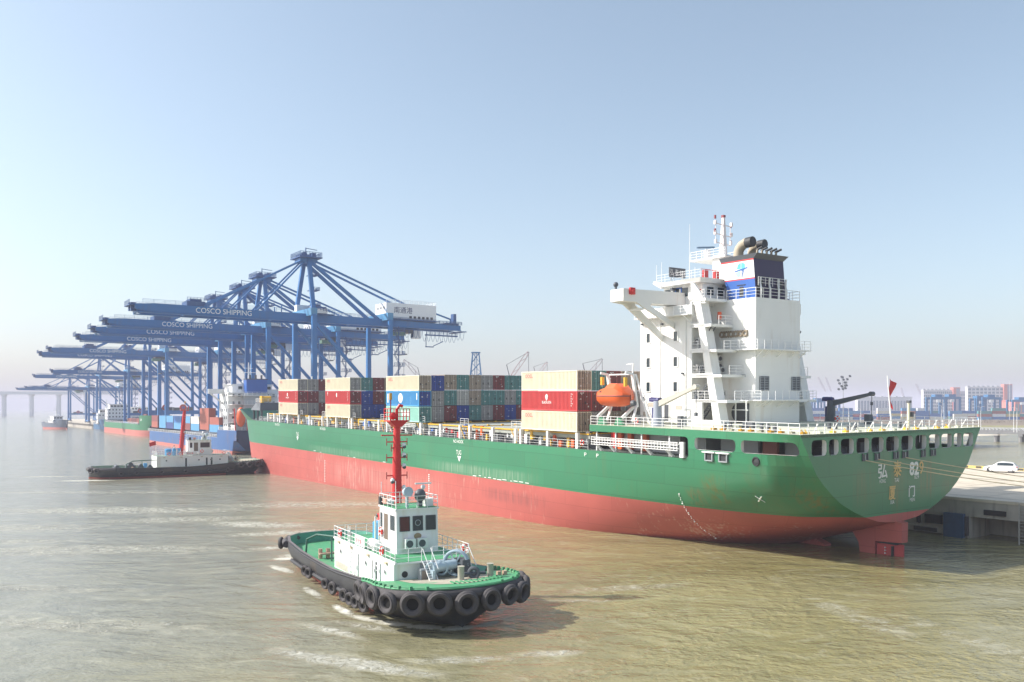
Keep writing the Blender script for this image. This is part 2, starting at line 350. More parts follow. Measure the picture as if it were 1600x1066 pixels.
# stern plating round the openings of the mooring deck
hull.use(GREEN)
UO = [0, .78, 7.12, 7.84, 13.46, 14.41, 31.06]
for s in (-1, 1):
    for i in range(6):
        n = max(1, round((UO[i + 1] - UO[i]) / .8))
        for k in range(n):
            u0, u1 = lerp(UO[i], UO[i + 1], k / n), lerp(UO[i], UO[i + 1], (k + 1) / n)
            rows = [(0, -.8)] + ([(-.8, -2.1)] if i in (0, 2, 4) else []) + ([(-2.1, -3.17)] if i < 5 else [])
            for a, b in rows: hull.quad(side(u0, a, s), side(u0, b, s), side(u1, b, s), side(u1, a, s))
        if i in (1, 3, 5):                     # rounded corners
            lo = -3.17 if i == 5 else -2.1
            for (uc, du) in ((UO[i], .45), (UO[i + 1], -.45)):
                if i == 5 and du < 0: continue
                for (wc, dw) in ((-.8, -.4), (lo, .4)):
                    hull.quad(side(uc, wc, s), side(uc + du, wc, s), side(uc + du * .3, wc + dw * .3, s), side(uc, wc + dw, s))
TWIN = [(1.74, 4.06), (4.41, 5.96), (6.32, 8.44), (8.88, 11.01), (11.41, 13.54), (14.0, 16.28), (16.76, 18.9), (19.4, 21.51), (22.03, 24.12), (24.51, 26.66), (27.07, 28.7), (29.05, 31.18)]
W0, W1 = -.57, -2.1
hull.quad(side(0, 0, -1), side(0, W0, -1), side(0, W0, 1), side(0, 0, 1))
ed = [None] + TWIN + [None]
for a, b in zip(ed, ed[1:]):
    l0, l1 = ((0, a[1], W0), (0, a[1], W1)) if a else (side(0, W0, -1), side(0, W1, -1))
    r0, r1 = ((0, b[0], W0), (0, b[0], W1)) if b else (side(0, W0, 1), side(0, W1, 1))
    hull.quad(l0, l1, r1, r0)
for a, b in TWIN:
    for (vc, dv) in ((a, .4), (b, -.4)):
        for (wc, dw) in ((W0, -.38), (W1, .38)): hull.quad((0, vc, wc), (0, vc + dv, wc), (0, vc + dv * .3, wc + dw * .3), (0, vc, wc + dw))
# bow bulwark
for s in (-1, 1):
    BU = [158, 160, 162, 164, 166, 168, 170, 172, 174, 176, 178, 180, 182, 184, 186, 188, 190]
    for a, b in zip(BU, BU[1:]):
        ta, tb = -3.17 + 2.6 * sst((a - 161) / 8), -3.17 + 2.6 * sst((b - 161) / 8)
        hull.quad(side(a, -3.17, s), side(b, -3.17, s), side(b, tb, s, .55 * (tb + 3.17)), side(a, ta, s, .55 * (ta + 3.17)))
hull = hull.build('hull', ship, smooth=30)
for f_ in hull.data.polygons:
    if f_.center.z > -3.16: f_.use_smooth = False
# white reveals of the stern openings
rv = MB(white, SX)
for a, b in TWIN:
    for v in (a, b): rv.box(.004, .5, v - .02, v + .02, W1, W0)
    rv.box(.004, .5, a, b, W1 - .03, W1); rv.box(.004, .5, a, b, W0, W0 + .03)
for i in (1, 3):
    for s in (-1, 1):
        for u in (UO[i], UO[i + 1]):
            rv.quad(side(u, -.8, s, -.01), side(u, -2.1, s, -.01), side(u, -2.1, s, -.45), side(u, -.8, s, -.45))
        for w in (-.8, -2.1): rv.quad(side(UO[i], w, s, -.01), side(UO[i + 1], w, s, -.01), side(UO[i + 1], w, s, -.45), side(UO[i], w, s, -.45))
rv.build('opening_trim', ship)
# decks
d = MB(cream, SX)
for a, b in zip([0, 4, 8, 14, 22], [4, 8, 14, 22, 31.06]): d.hexa([side(a, -.3, -1, -.03), side(b, -.3, -1, -.03), side(b, -.3, 1, -.03), side(a, -.3, 1, -.03), side(a, .02, -1, -.03), side(b, .02, -1, -.03), side(b, .02, 1, -.03), side(a, .02, 1, -.03)])
d.build('poop_deck', ship)
md = MB(mat('main_deck_paint', (.13, .16, .15), .7), SX)
for a, b in zip(ST, ST[1:]): md.quad(side(a, -3.2, -1, -.05), side(b, -3.2, -1, -.05), side(b, -3.2, 1, -.05), side(a, -3.2, 1, -.05))
md.build('main_deck', ship)
# walls, winches and pillars inside the mooring deck
mi = MB(grey, SX); mi.box(14.6, 14.9, 3, 29.8, -3.15, -.3)
for u in (4, 8.5, 12.5):
    for v in (5, 11, 21.5, 27.5): mi.box(u - .15, u + .15, v - .15, v + .15, -3.15, -.3)
mi.use(mat('locker_red_brown', (.25, .08, .06))); mi.box(5.2, 7, 3.2, 3.6, -3.15, -.8); mi.box(10.2, 10.9, 4, 4.4, -3.1, -.9)
mi.use(grey); mi.box(7.9, 13, 3.6, 3.9, -3.15, -.4); mi.box(2, 5, 4.2, 4.4, -3.15, -.4)
mi.build('mooring_deck_bulkhead', ship)
for (u, v) in ((3, 9), (3, 14.5), (3, 20), (6, 25)):
    wn_ = MB(dgrey, SX); wn_.tube([(u, v - 1.2, -2.2), (u, v + 1.2, -2.2)], .85, 12); wn_.box(u - .8, u + .8, v - 1.6, v - 1.3, -3.15, -1.6); wn_.box(u - .8, u + .8, v + 1.3, v + 1.6, -3.15, -1.6)
    wn_.build('mooring_winch', ship, 40)
# fairleads under the stern windows and in the side
for (a, b, c, e) in [(9.83, 10.78, -2.25, -2.91), (11.96, 12.82, -2.25, -2.93), (15.27, 16.16, -2.25, -2.93), (16.91, 17.96, -2.25, -2.91), (20.44, 21.26, -2.25, -2.96), (22.33, 23.3, -2.25, -2.91)]:
    f = MB(dark, SX); f.box(-.03, .05, a + .1, b - .1, e + .1, c); f.use(dgrey)
    f.box(-.12, -.004, a, a + .12, e, c + .1); f.box(-.12, -.004, b - .12, b, e, c + .1); f.box(-.12, -.004, a + .12, b - .12, e, e + .1); f.use(grey); f.tube([(-.06, (a + b) / 2, e + .1), (-.06, (a + b) / 2, c)], .09)
    f.build('fairlead', ship)
for u0, u1 in ((10.84, 11.94), (8.86, 10.02)):
    f = MB(dark, SX); v0 = side(9.5, -2.8)[1]
    f.box(u0 + .12, u1 - .12, v0 - .06, v0 + .5, -3.1, -2.42); f.use(grey)
    for u in (u0, u1 - .12): f.box(u, u + .12, v0 - .2, v0 + .3, -3.16, -2.36)
    f.box(u0, u1, v0 - .2, v0 - .06, -3.22, -3.1); f.use(white); f.box(u0 - .3, u1 + .3, v0 - .3, v0 - .04, -2.34, -2.2)
    f.build('roller_fairlead', ship)
ov = MB(dark, SX); p = side(5.3, -2.86); ov.torus((p[0], p[1] - .02, p[2]), (0, 1, .1), .4, .1, 16, 6); ov.ball((p[0], p[1] - .01, p[2]), .38, 12, 6, (1, .12, .8)); ov.build('panama_lead', ship, 40)
# rudder and its horn, with the propeller arch ahead of them
rd = MB(HRED, SX)
rd.prism([(6.4, -10.4), (5.0, -11.3), (4.3, -12.3), (3.8, -16), (2.35, -16), (2.35, -11.9), (-.7, -11.7), (-.72, -9.62), (0, -9.5)], 1, BB - .55, BB + .55)
rd.build('rudder_horn', ship)
ru = MB(mat('rudder_red', (.45, .06, .06), .6, var=.25, scale=1, streak=.5, streakcol=(.1, .05, .04)), SX)
ru.hexa([(2.2, BB - .42, -16), (-.6, BB - .12, -16), (-.6, BB + .12, -16), (2.2, BB + .42, -16), (2.2, BB - .42, -12.1), (-.6, BB - .12, -11.95), (-.6, BB + .12, -11.95), (2.2, BB + .42, -12.1)])
ru.use(dark); ru.box(.35, .55, BB - .45, BB + .45, -14, -12.2); ru.box(-.1, 1.9, BB - .46, BB + .46, -12.02, -11.86)
ru.use(cleanwhite)
for k in range(6): ru.box(1.2, 1.3, BB - .48, BB + .3, -14 + k * .3, -13.88 + k * .3)
ru.build('rudder', ship)
sk = MB(HRED, SX); sk.prism([(10.2, -12.6), (8.6, -13.2), (8.2, -16), (16, -18), (16, -14)], 1, BB - .6, BB + .6); sk.tube([(9.5, BB, -14.4), (7.7, BB, -14.4)], [.9, .5], 12); sk.build('skeg', ship, 40)
# lettering and marks
NW = mat('lettering_white', (.86, .86, .83), .6, var=.08, scale=3); NG = mat('weathered_gold_lettering', (.72, .50, .20), .6, var=.35, scale=3)
YV, ZV = (0, 1, 0), (0, 0, 1)
def stern(s, m, v0, v1, w0, w1, b=0.0):
    txt(s, 'lettering', m, (.03, (v0 + v1) / 2, (w0 + w1) / 2), YV, ZV, v1 - v0, abs(w1 - w0), ship, b)
    if v1 - v0 > 1.2 or s in '门厦9':           # the large characters were painted over twice, a little out of register
        txt(s, 'lettering', m, (.034, (v0 + v1) / 2 + .06, (w0 + w1) / 2), YV, ZV, v1 - v0, abs(w1 - w0), ship, b); txt(s, 'lettering', m, (.038, (v0 + v1) / 2 + .03, (w0 + w1) / 2 - .05), YV, ZV, v1 - v0, abs(w1 - w0), ship, b)
stern('弘', NW, 12.58, 14.19, -3.35, -4.78); stern('泰', NG, 15.34, 16.78, -3.11, -4.78); stern('82', NW, 18.3, 20.0, -3.39, -4.78, .02); stern('9', NG, 20.15, 20.89, -3.39, -4.72)
stern('HONG', NW, 12.85, 13.96, -4.92, -5.32); stern('TAI', NW, 15.52, 16.33, -4.96, -5.36); stern('829', NW, 19.24, 20.09, -4.84, -5.22)
stern('厦', NG, 14.53, 15.68, -5.74, -7.11); stern('门', NW, 18.19, 19.28, -5.89, -7.07); stern('XIA', NW, 14.78, 15.54, -7.22, -7.62); stern('MEN', NW, 18.42, 19.34, -7.23, -7.6)
def portmark(s, m, u, w, W, H):
    p = side(u, w, -1, .03); q = side(u, w + .4, -1, .03); txt(s, 'hull_mark', m, (-p[0], p[1] - .03, p[2]), (1, 0, 0), (0, q[1] - p[1], .4), W, H, ship)
portmark('TUG', NW, 62.5, -5.3, 1.5, .7); portmark('TUG', NW, 131.5, -5.3, 1.5, .75)
for u in (62.4, 131.5):
    t = MB(NW, SX); v = side(u, -6)[1] - .04; t.quad((u + .55, v, -5.85), (u - .55, v, -5.85), (u, v, -6.75)); t.build('tug_arrow', ship)
for u in (62.6, 117, 144.5): portmark('NO HOOK', NW, u, -3.62, 3.0, .5)
for u in (29.5, 31.8): portmark('P', NW, u, -3.75, .4, .45)
x = MB(NW, SX); p = side(4.6, -6.55, -1, .06); q1 = side(6.65, -6.55, -1, .05); q2 = side(5.95, -7.15, -1, .05); q3 = side(6.65, -7.15, -1, .05); q4 = side(5.95, -6.55, -1, .05); x.bar(q1, q2, .14, .05); x.bar(q3, q4, .14, .05); x.build('hull_mark', ship)
dm = MB(NW, SX)
for k in range(26):
    w = lerp(-7.3, -12.8, k / 25); u = 16.75 + .1 * (k % 2); p = side(u, w, -1, .03); dm.ball(p, .06 if k % 5 else .1, 6, 4)
for k in range(9): w = -9.6 - k * .33; p = side(72, w, -1, .03); dm.box(p[0] - .14, p[0] + .14, p[1] - .03, p[1] + .02, w, w + .17)
for k in range(14): w = -10.2 - k * .33; p = side(116, w, -1, .03); dm.box(p[0] - .12, p[0] + .12, p[1] - .03, p[1] + .02, w, w + .15)
dm.build('draught_marks', ship)
r5 = random.Random(5)
for u in [44 + i * 1.35 for i in range(11)] + [88, 101, 104, 118, 121]:
    sc_ = MB(NW, SX); a_ = side(u, -8.6, -1, .02); b_ = side(u + r5.uniform(.4, 1.1), -8.6, -1, .02); w_ = -8.5 + r5.uniform(-.12, .05); sc_.box(a_[0], b_[0], a_[1] - .02, a_[1] + .05, w_, w_ + .09); sc_.build('scrape_mark', ship)

# ---- rails and coamings along the sides
rl = MB(cleanwhite, SX)
rl.rail([side(u, .02, -1, -.15) for u in (31, 26, 20, 14, 8, 4, .15)] + [(.15, v, .02) for v in (4, 8, 12, 16.4, 21, 25, 29)] + [side(u, .02, 1, -.15) for u in (.15, 4, 8, 14, 20, 26, 31)], 1.05, 1.35, .035)
for v in range(3, 31, 3): rl.bar((.2, v, 1.0), (.75, v, .05), .07)
rl.build('poop_rail', ship)
rl = MB(cleanwhite, SX)
for s in (-1, 1): rl.rail([side(u, -3.17, s, -.12) for u in (31.5, 46, 62, 78, 95, 112, 130, 146, 158)], 1.05, 2.0, .024)
rl.build('side_rail', ship)
cm = MB(mat('coaming_paint', (.42, .44, .43), .6, var=.15, streak=.4), SX)
for s in (2.4, 30.4): cm.box(32, 156, s - .15, s + .15, -3.17, -1.35)
cm.use(dgrey); cm.box(32, 156, 2.15, 2.25, -3.17, -2.15); cm.build('hatch_coaming', ship)
PST = [147.46, 138.44, 131.6, 125.2, 118.0, 110.7, 104.4, 103.2, 97.1, 91.3, 87.9, 75.4, 68.74, 62.67, 59.84, 53.45, 47.6, 46.3, 40.07, 33.84, 152, 115.2, 143.5]
for u in PST:
    for v in (.35, 32.45):
        p_ = MB(white, SX); p_.box(u - .21, u + .21, v - .2, v + .2, -3.15, -1.12); p_.build('container_stanchion', ship)
# hatch covers with their yellow rims
hcm = mat('hatch_cover_paint', (.36, .38, .34), .65, var=.15)
HB = [(32.4, 46.6), (47.2, 60.6), (61.2, 74.4), (75, 88.6), (89.2, 102.2), (102.8, 116.4), (117, 130), (130.8, 144), (144.6, 155)]
for a, b in HB:
    h = MB(hcm, SX); h.box(a, b, 1.2, 31.6, -1.9, -1.3); h.use(yellow)
    for v in (1.15, 31.5): h.box(a + .1, b - .1, v - .1, v + .1, -1.4, -1.22)
    for k in range(12): h.box(a - .05, a + .22, 2.6 * k + 1.8, 2.6 * k + 2.2, -1.3, -1.05)
    h.box(a, a + .12, 1.3, 31.4, -1.36, -1.2); h.build('hatch_cover', ship)
for a, b in ((46.7, 47.1), (60.7, 61.1), (74.5, 74.9), (88.7, 89.1), (102.3, 102.7), (116.5, 116.9), (130.1, 130.6)):
    lb = MB(cleanwhite, SX)
    lb.rail([(a, .6, -1.1), (b + 2, .6, -1.1)], 1.0, 1, .03); lb.use(yellow); lb.ladder((a + .5, .5, -3.1), (b + 1.6, .5, -1.1), .6, (0, 1, 0)); lb.build('access_platform', ship)
# small deck gear in the side passage: boxes, hose cabinets, vents, lashing bins
gm = [red, yellow, cleanwhite, orange, dgrey, blue]
k = 0
for u in [33 + i * 1.3 for i in range(94)]:
    k += 1; g = MB(gm[rnd.choice([0, 1, 1, 2, 2, 2, 3, 4, 5])], SX); hgt = rnd.uniform(.7, 1.5); v = rnd.uniform(.9, 1.7); wd = rnd.uniform(.25, .75)
    zb = -3.15 if rnd.random() < .3 else -2.5; g.box(u, u + wd, v, v + .4, zb, zb + hgt); g.use(dgrey); g.box(u + wd, u + wd + .3, v + .1, v + .4, zb, zb + .5); g.build('deck_gear', ship)
# fore end: breakwater, winches and foremast
fm = MB(dgrey, SX); fm.hexa([(160.5, 1.2, -.7), (168, 1.2, -.7), (168, 30, -.7), (160.5, 30, -.7), (161.5, 1.6, 1.2), (167, 2.2, 1.2), (167, 29.6, 1.2), (161.5, 29.6, 1.2)]); [fm.box(u, u + .4, v, v + .4, -3.1, -.7) for u in (161, 164, 167) for v in (1.6, 8, 16, 24, 29)]; fm.build('forecastle_platform', ship)
fm = MB(cleanwhite, SX); fm.rail([(161.5, 1.6, 1.2), (167, 2.2, 1.2)], 1, 1.5, .035); fm.rail([(161.5, 1.6, 1.2), (161.5, 29, 1.2)], 1, 2, .035); fm.build('platform_rail', ship)
for v in (8, 14, 20): g = MB(rnd.choice([orange, red, yellow]), SX); g.tube([(164, v - 5, 2.1), (164, v - 3, 2.1)], .8, 10); g.box(163.2, 164.8, v - 5.5, v - 5, 1.2, 2.9); g.build('windlass', ship)
fm = MB(white, SX); fm.tube([(165, BB, -3), (165, BB, 8)], [.45, .2], 8); fm.box(164.6, 165.4, BB - 1, BB + 1, 5, 5.2); fm.build('foremast', ship)
# accommodation ladder stowed along the port side
gl = MB(cleanwhite, SX)
for w in (-1.5, -1.8, -2.1, -2.38): gl.box(15.5, 30.2, -.5, -.42, w, w + .075)
for w in (-1.7, -2.2): gl.box(15.6, 30.1, .05, .12, w, w + .06)
for i in range(30): u = 15.6 + i * .5; gl.box(u, u + .055, -.46, -.40, -2.34, -1.45)
for u in (17, 20.3, 23.5, 26.6, 29): gl.bar((u, .2, -3.1), (u + .5, -.3, -2.3), .22); gl.bar((u, .6, -3.1), (u + .5, -.1, -2.4), .16)
gl.box(14.9, 15.5, -.2, .1, -3.1, -1.4); gl.build('accommodation_ladder', ship)
gl = MB(cleanwhite, SX)
for w in (-1.3, -1.6, -1.9): gl.box(76, 86.5, -.42, -.34, w, w + .07)
for i in range(21): gl.box(76 + i * .5, 76.06 + i * .5, -.4, -.35, -1.9, -1.25)
for u in (77, 80, 83, 86): gl.bar((u, .3, -3.1), (u, -.2, -1.9), .16)
gl.build('pilot_ladder_rack', ship)
# inner wall behind the ladder recess
iw = MB(mat('recess_wall', (.42, .44, .46), .6, streak=.3), SX); iw.box(14.9, 31, 4.2, 4.5, -3.15, -.3); iw.build('recess_wall', ship)
for u in (17.5, 22, 26.5, 30): i_ = MB(cleanwhite, SX); i_.box(u - .08, u + .08, .25, .4, -3.15, -.3); i_.build('pillar', ship)
bk = MB(dgrey, SX); bk.box(3.2, 14.5, 25.0, 25.2, -3.15, -.3); bk.box(1.6, 2.9, 12.0, 13.0, -3.15, -1.2); bk.build('longitudinal_bulkhead', ship)
for u, m_ in ((18.5, dark), (27.5, orange), (24.8, orange), (29.3, orange), (30.6, red)): i_ = MB(m_, SX); i_.box(u, u + .7, 3.7, 4.15, -3.1, -1.0); i_.build('recess_locker', ship)
# ---------------------------------------------------------------- deckhouse
HW = mat('deckhouse_white', (.80, .80, .775), .5, var=.05, scale=.4, streak=.25, streakcol=(.5, .38, .26), seams=.035)
pl_ = MB(cream, SX); pl_.box(13.8, 31.5, 7.4, 25.4, .0, .35); pl_.build('house_plinth', ship)
V0, V1 = 8.4, 24.4
U0, U1 = 22.3, 31.0
dh = MB(HW, SX); dh.box(U0, U1, V0, V1, .3, 14.6)
dhm = dh.build('deckhouse', ship)
def port_window(u, v, w, sx=.62, sy=1.15, frame=white, par=dhm):
    f = MB(frame, SX); t = .12
    f.box(u - sx / 2 - t, u + sx / 2 + t, v - .1, v + .06, w + sy / 2, w + sy / 2 + t); f.box(u - sx / 2 - t, u + sx / 2 + t, v - .1, v + .06, w - sy / 2 - t, w - sy / 2)
    f.box(u - sx / 2 - t, u - sx / 2, v - .1, v + .06, w - sy / 2, w + sy / 2); f.box(u + sx / 2, u + sx / 2 + t, v - .1, v + .06, w - sy / 2, w + sy / 2)
    f.use(glass); f.box(u - sx / 2, u + sx / 2, v - .02, v + .06, w - sy / 2, w + sy / 2); f.build('window', par)
for u in (29.45, 24.64):
    for w in (10.9, 7.78, 4.69): port_window(u, V0, w)
dr = MB(dgrey, SX); dr.box(25.75, 26.5, V0 - .06, V0 + .05, .45, 2.45); dr.use(white); dr.box(25.6, 25.75, V0 - .1, V0 + .05, .4, 2.6); dr.box(26.5, 26.65, V0 - .1, V0 + .05, .4, 2.6); dr.build('door', dhm)
# leaning side plates with openings, and the open stair galleries behind them
def gal(sg):
    va = V0 if sg < 0 else V1 - .1; vb = va + 1.4
    b = MB(HW, SX)
    ops = [(22.0, 21.1, 14.95, 12.33), (22.0, 20.4, 12.0, 9.26), (22.0, 19.62, 8.98, 6.26), (22.0, 18.94, 5.87, 3.18), (20.29, 18.41, 2.78, .63)]
    sl_ = lambda w: 17.3 + (w - .3) * (3.45 / 15.1)            # aft edge leans forward as it rises
    ws = [15.4, 14.95, 12.33, 12.0, 9.26, 8.98, 6.26, 5.87, 3.18, 2.78, .63, .3]
    for k in range(11):
        a, c = ws[k], ws[k + 1]
        if k % 2 == 0: b.hexa([(22.3, va, c), (sl_(c), va, c), (sl_(c), vb, c), (22.3, vb, c), (22.3, va, a), (sl_(a), va, a), (sl_(a), vb, a), (22.3, vb, a)])
        else:
            o = ops[k // 2]
            # aft strip; its inner edge leans with the opening
            i0, i1 = sl_(c) + 1.0 + (.15 if k > 1 else 0), sl_(a) + 1.0
            b.hexa([(i0, va, c), (sl_(c), va, c), (sl_(c), vb, c), (i0, vb, c), (i1, va, a), (sl_(a), va, a), (sl_(a), vb, a), (i1, vb, a)])
            if k == 9: b.box(20.3, 22.3, va, va + .3, c, a)
            elif sg < 0: b.box(22.0, 22.3, va, va + .35, c, a)
    b.build('leaning_side_plate', ship)
    for lvl in (15.2, 12.1, 9.08, 6.1, 3.1):
        q = MB(HW, SX); q.box(15.6 + 4.2 * (lvl - 0) / 15.2, 22.29, min(va, 12.0) if sg < 0 else 20.4, 12.2 if sg < 0 else 24.9, lvl - .32, lvl)
        if lvl > 14: pass
        q.build('gallery_deck', ship)
        if lvl < 15:
            g = MB(cleanwhite, SX); ua = 15.6 + 4.2 * lvl / 15.2 + .05
            vo = (va + .1, 12.1) if sg < 0 else (20.5, vb - .1)
            g.rail([(ua, vo[0] + 1.3 if sg < 0 else vo[0], lvl), (ua, vo[1] if sg < 0 else vo[1] - 1.3, lvl)], 1.05, 1.2, .03)
            if sg < 0: g.rail([(sl_(lvl) + 1.0, va + .15, lvl), (22.1, va + .15, lvl)], 1.05, 1, .03)
            g.build('gallery_rail', ship)
            s_ = MB(dgrey, SX); s_.ladder((21.6, va + 1.0, lvl - 3.0 if lvl > 3.5 else .4), (19.4, va + 1.0, lvl - .2), .7, (0, 1, 0), 9, .07); s_.build('outside_stair', ship)
gal(-1); gal(1)
# lockers, air conditioners and pipes on the galleries
for (u, v, w, n, s_) in [(21.9, 9.5, 10.2, 0, 1), (21.9, 9.2, 7, 0, 1), (21.9, 9.4, 3.9, 0, 1), (21, 11.9, 7.2, 1, 1), (21, 11.9, 8.1, 1, 1), (20.6, 11.9, 6.7, 1, 1), (20.4, 11.8, 3.8, 0, 1)]:
    g = MB(white, SX); g.box(u - .35, u + .35, v - .3, v + .3, w - .4, w + .4); g.use(dgrey); g.torus((u, v - .31, w), (0, 1, 0), .22, .06, 12, 5); g.tube([(u - .36, v, w), (u - .4, v, w)], .27, 12); g.build('air_conditioner', ship, 40)
# machinery casing aft of the house
CU, CV0, CV1 = 15.5, 12.2, 20.3
cs = MB(HW, SX); cs.box(CU, U0 - .01, CV0, CV1, .3, 15.15)
csm = cs.build('engine_casing', ship)
for v0, v1 in ((12.9, 14.45), (18.75, 20.25)):
    g = MB(dgrey, SX); g.box(CU - .08, CU + .05, v0, v1, 4.2, 5.9); g.use(grey)
    for k in range(6): g.box(CU - .14, CU - .08, v0, v1, 4.3 + k * .28, 4.36 + k * .28)
    for v in (v0, (v0 + v1) / 2, v1): g.box(CU - .16, CU - .08, v - .04, v + .04, 4.2, 5.9)
    g.build('ventilation_grille', csm)
g = MB(HW, SX); g.box(CU - 1.0, 20, CV0 - .85, CV0, 8.98, 9.12); g.box(CU - 1.0, CU, CV0, CV1 + .9, 8.98, 9.12)
g.box(CU - 1.6, 21, CV0 - .9, CV0, 3.02, 3.15); g.box(CU - 1.6, CU, CV0, CV1 + 1.2, 3.02, 3.15)
for v in (12.4, 13.6, 16, 18.4, 20.2): g.bar((CU - .95, v, 8.95), (CU, v, 8.2), .08); g.bar((CU - 1.5, v, 3.0), (CU, v, 2.3), .08)
g.build('walkway', csm)
g = MB(cleanwhite, SX)
g.rail([(20, CV0 - .8, 9.12), (CU - .95, CV0 - .8, 9.12), (CU - .95, CV1 + .85, 9.12)], 1.05, 1.3, .03); g.build('casing_rail', csm); g = MB(cleanwhite, SX)
g.rail([(20.5, CV0 - .85, 3.15), (CU - 1.55, CV0 - .85, 3.15), (CU - 1.55, CV1 + 1.15, 3.15)], 1.05, 1.3, .03); g.build('casing_rail', csm); g = MB(cleanwhite, SX)
g.rail([(20, CV0 + .05, 15.15), (CU + .05, CV0 + .05, 15.15), (CU + .05, CV1 - .05, 15.15), (20, CV1 - .05, 15.15)], 1.15, 1.3, .035)
g.build('casing_rail', csm)
# open frame and round hatch at the casing foot, row of lamps above
g = MB(cleanwhite, SX)
for u in (15.6, 17.2, 18.8): g.box(u - .06, u + .06, CV0 - 1.5, CV0 - 1.38, .35, 3.0)
for w in (1.9, 3.0): g.box(15.3, 21.5, CV0 - 1.5, CV0 - 1.4, w, w + .1)
g.build('pipe_frame', csm)
g = MB(dgrey, SX); g.tube([(17.7, CV0 - .06, 1.6), (17.7, CV0 - .02, 1.6)], 1.15, 20); g.torus((17.7, CV0 - .08, 1.6), (0, 1, 0), 1.2, .1, 20, 6); g.box(16.4, 16.9, CV0 - .1, CV0, .4, 2.7); g.build('round_hatch', csm)
for k in range(6):
    g = MB(mat('rusty_steel', (.30, .24, .17), .7, var=.4, scale=4), SX); u = 20.6 - k * .72; g.torus((u, CV0 - .1, 11.0), (0, 1, 0), .3, .12, 14, 6); g.box(u - .36, u - .3, CV0 - .14, CV0, 10.6, 11.4); g.build('casing_cowl', csm, 40)
g = MB(grey, SX); g.tube([(17.6, CV0 - .1, 6.1), (16.6, CV0 - .5, 6.1), (16.6, CV0 - .5, 5.8)], .06); g.build('pipe', csm)
# funnel
FV0, FV1 = 12.6, 18.0
fu = lambda w: (15.83 + (w - 15.15) * .09, 19.9 + (w - 15.15) * .3)       # aft and fore edge at height w
def fband(b, w0, w1, m, ma=None):
    (a0, f0), (a1, f1) = fu(w0), fu(w1)
    b.use(m); b.quad((a0, FV0, w0), (f0, FV0, w0), (f1, FV0, w1), (a1, FV0, w1)); b.quad((a0, FV1, w0), (f0, FV1, w0), (f1, FV1, w1), (a1, FV1, w1)); b.quad((f0, FV0, w0), (f0, FV1, w0), (f1, FV1, w1), (f1, FV0, w1))
    b.use(ma or purple); b.quad((a0, FV0, w0), (a0, FV1, w0), (a1, FV1, w1), (a1, FV0, w1))
fb = MB(blue, SX); fband(fb, 15.15, 17.42, blue); fband(fb, 17.42, 17.56, red); fband(fb, 17.56, 19.62, cleanwhite); fband(fb, 19.62, 19.8, red)
fb.use(dgrey); a, f = fu(19.8); a2, f2 = a - .7, f + .1
fb.hexa([(a, FV0, 19.8), (f, FV0, 19.8), (f, FV1, 19.8), (a, FV1, 19.8), (a2, FV0 - .15, 20.35), (f2, FV0 - .15, 20.35), (f2, FV1 + .15, 20.35), (a2, FV1 + .15, 20.35)])
fnl = fb.build('funnel', ship)
g = MB(dark, SX); g.box(17.7, 18.3, FV0 - .03, FV0 + .05, 15.4, 16.6); g.box(17.4, 18.7, FV0 - .05, FV0 + .05, 16.75, 16.85)
for (v0, v1) in ((12.9, 13.9), (16.5, 17.5)): g.box(fu(16.6)[0] - .06, fu(16.6)[0] + .05, v0, v1, 16.0, 17.3)
g.build('louvre', fnl)
# emblem: pale blue wings over a dark blue bar
LB = mat('emblem_light_blue', (.10, .55, .70), .5); LD = mat('emblem_dark_blue', (.02, .12, .40), .5)
g = MB(LB, SX); v = FV0 - .02
def em(pts): g.quad(*[(18.1 - x_, v, 18.62 + y_) for x_, y_ in pts])
em([(-.62, .12), (-.5, .62), (-.2, .82), (-.02, .82), (-.05, .12)]); em([(.05, .12), (.05, .82), (.35, .82), (.6, .62), (.6, .12)])
g.use(mat('emblem_pale_blue', (.35, .66, .8), .5)); em([(-.85, -.3), (-.1, -.1), (-.1, -.75), (-.45, -.85), (-.7, -.62)])
g.use(LD)
em([(-1.0, -.22), (1.0, .1), (1.0, .26), (-1.0, -.06)])
for k in range(5): em([(.08, -.08 - k * .17), (.55 - k * .06, .0 - k * .17), (.55 - k * .06, -.1 - k * .17), (.08, -.18 - k * .17)])
g.build('funnel_emblem', fnl)
soot = mat('sooty_pipe', (.42, .36, .27), .6, var=.35, scale=.9)
def exh(pts, r, n, m2=dark):
    b = MB(soot, SX); b.tube(pts, r, n); b.use(dark); e, d0 = Vector(pts[-1]), Vector(pts[-1]) - Vector(pts[-2]); d0.normalize(); b.tube([e - d0 * .9, e + d0 * .02], r * 1.04, n); b.build('exhaust_pipe', fnl, 50)
def bend(u, v, r, h, run):
    return [(u, v, 20.3), (u, v, 20.3 + h * .45), (u - run * .08, v, 20.3 + h * .68), (u - run * .25, v, 20.3 + h * .87), (u - run * .5, v, 20.3 + h), (u - run, v, 20.3 + h * 1.02)]
exh(bend(19.8, 14.1, .6, 1.75, 2.2), .6, 14); exh(bend(19.2, 15.8, .5, 1.6, 2.0), .52, 14)
for k in range(5): exh([(16.6, 13.7 + k * .85, 20.3), (16.6, 13.7 + k * .85, 20.85), (16.45, 13.7 + k * .85, 21.0), (15.85, 13.7 + k * .85, 21.15)], .14, 8)
# davits round the funnel foot
g = MB(cleanwhite, SX)
for v in (13.2, 14.8, 16.4, 17.8): g.tube([(15.6, v, 15.15), (15.55, v, 16.2), (15.9, v + .2, 16.9), (15.9, v + .3, 17.6)], .12, 6)
g.rail([(15.75, 12.9, 16.6), (15.75, 18.0, 16.6)], 1.0, 1.2, .03); g.build('funnel_frame', fnl)
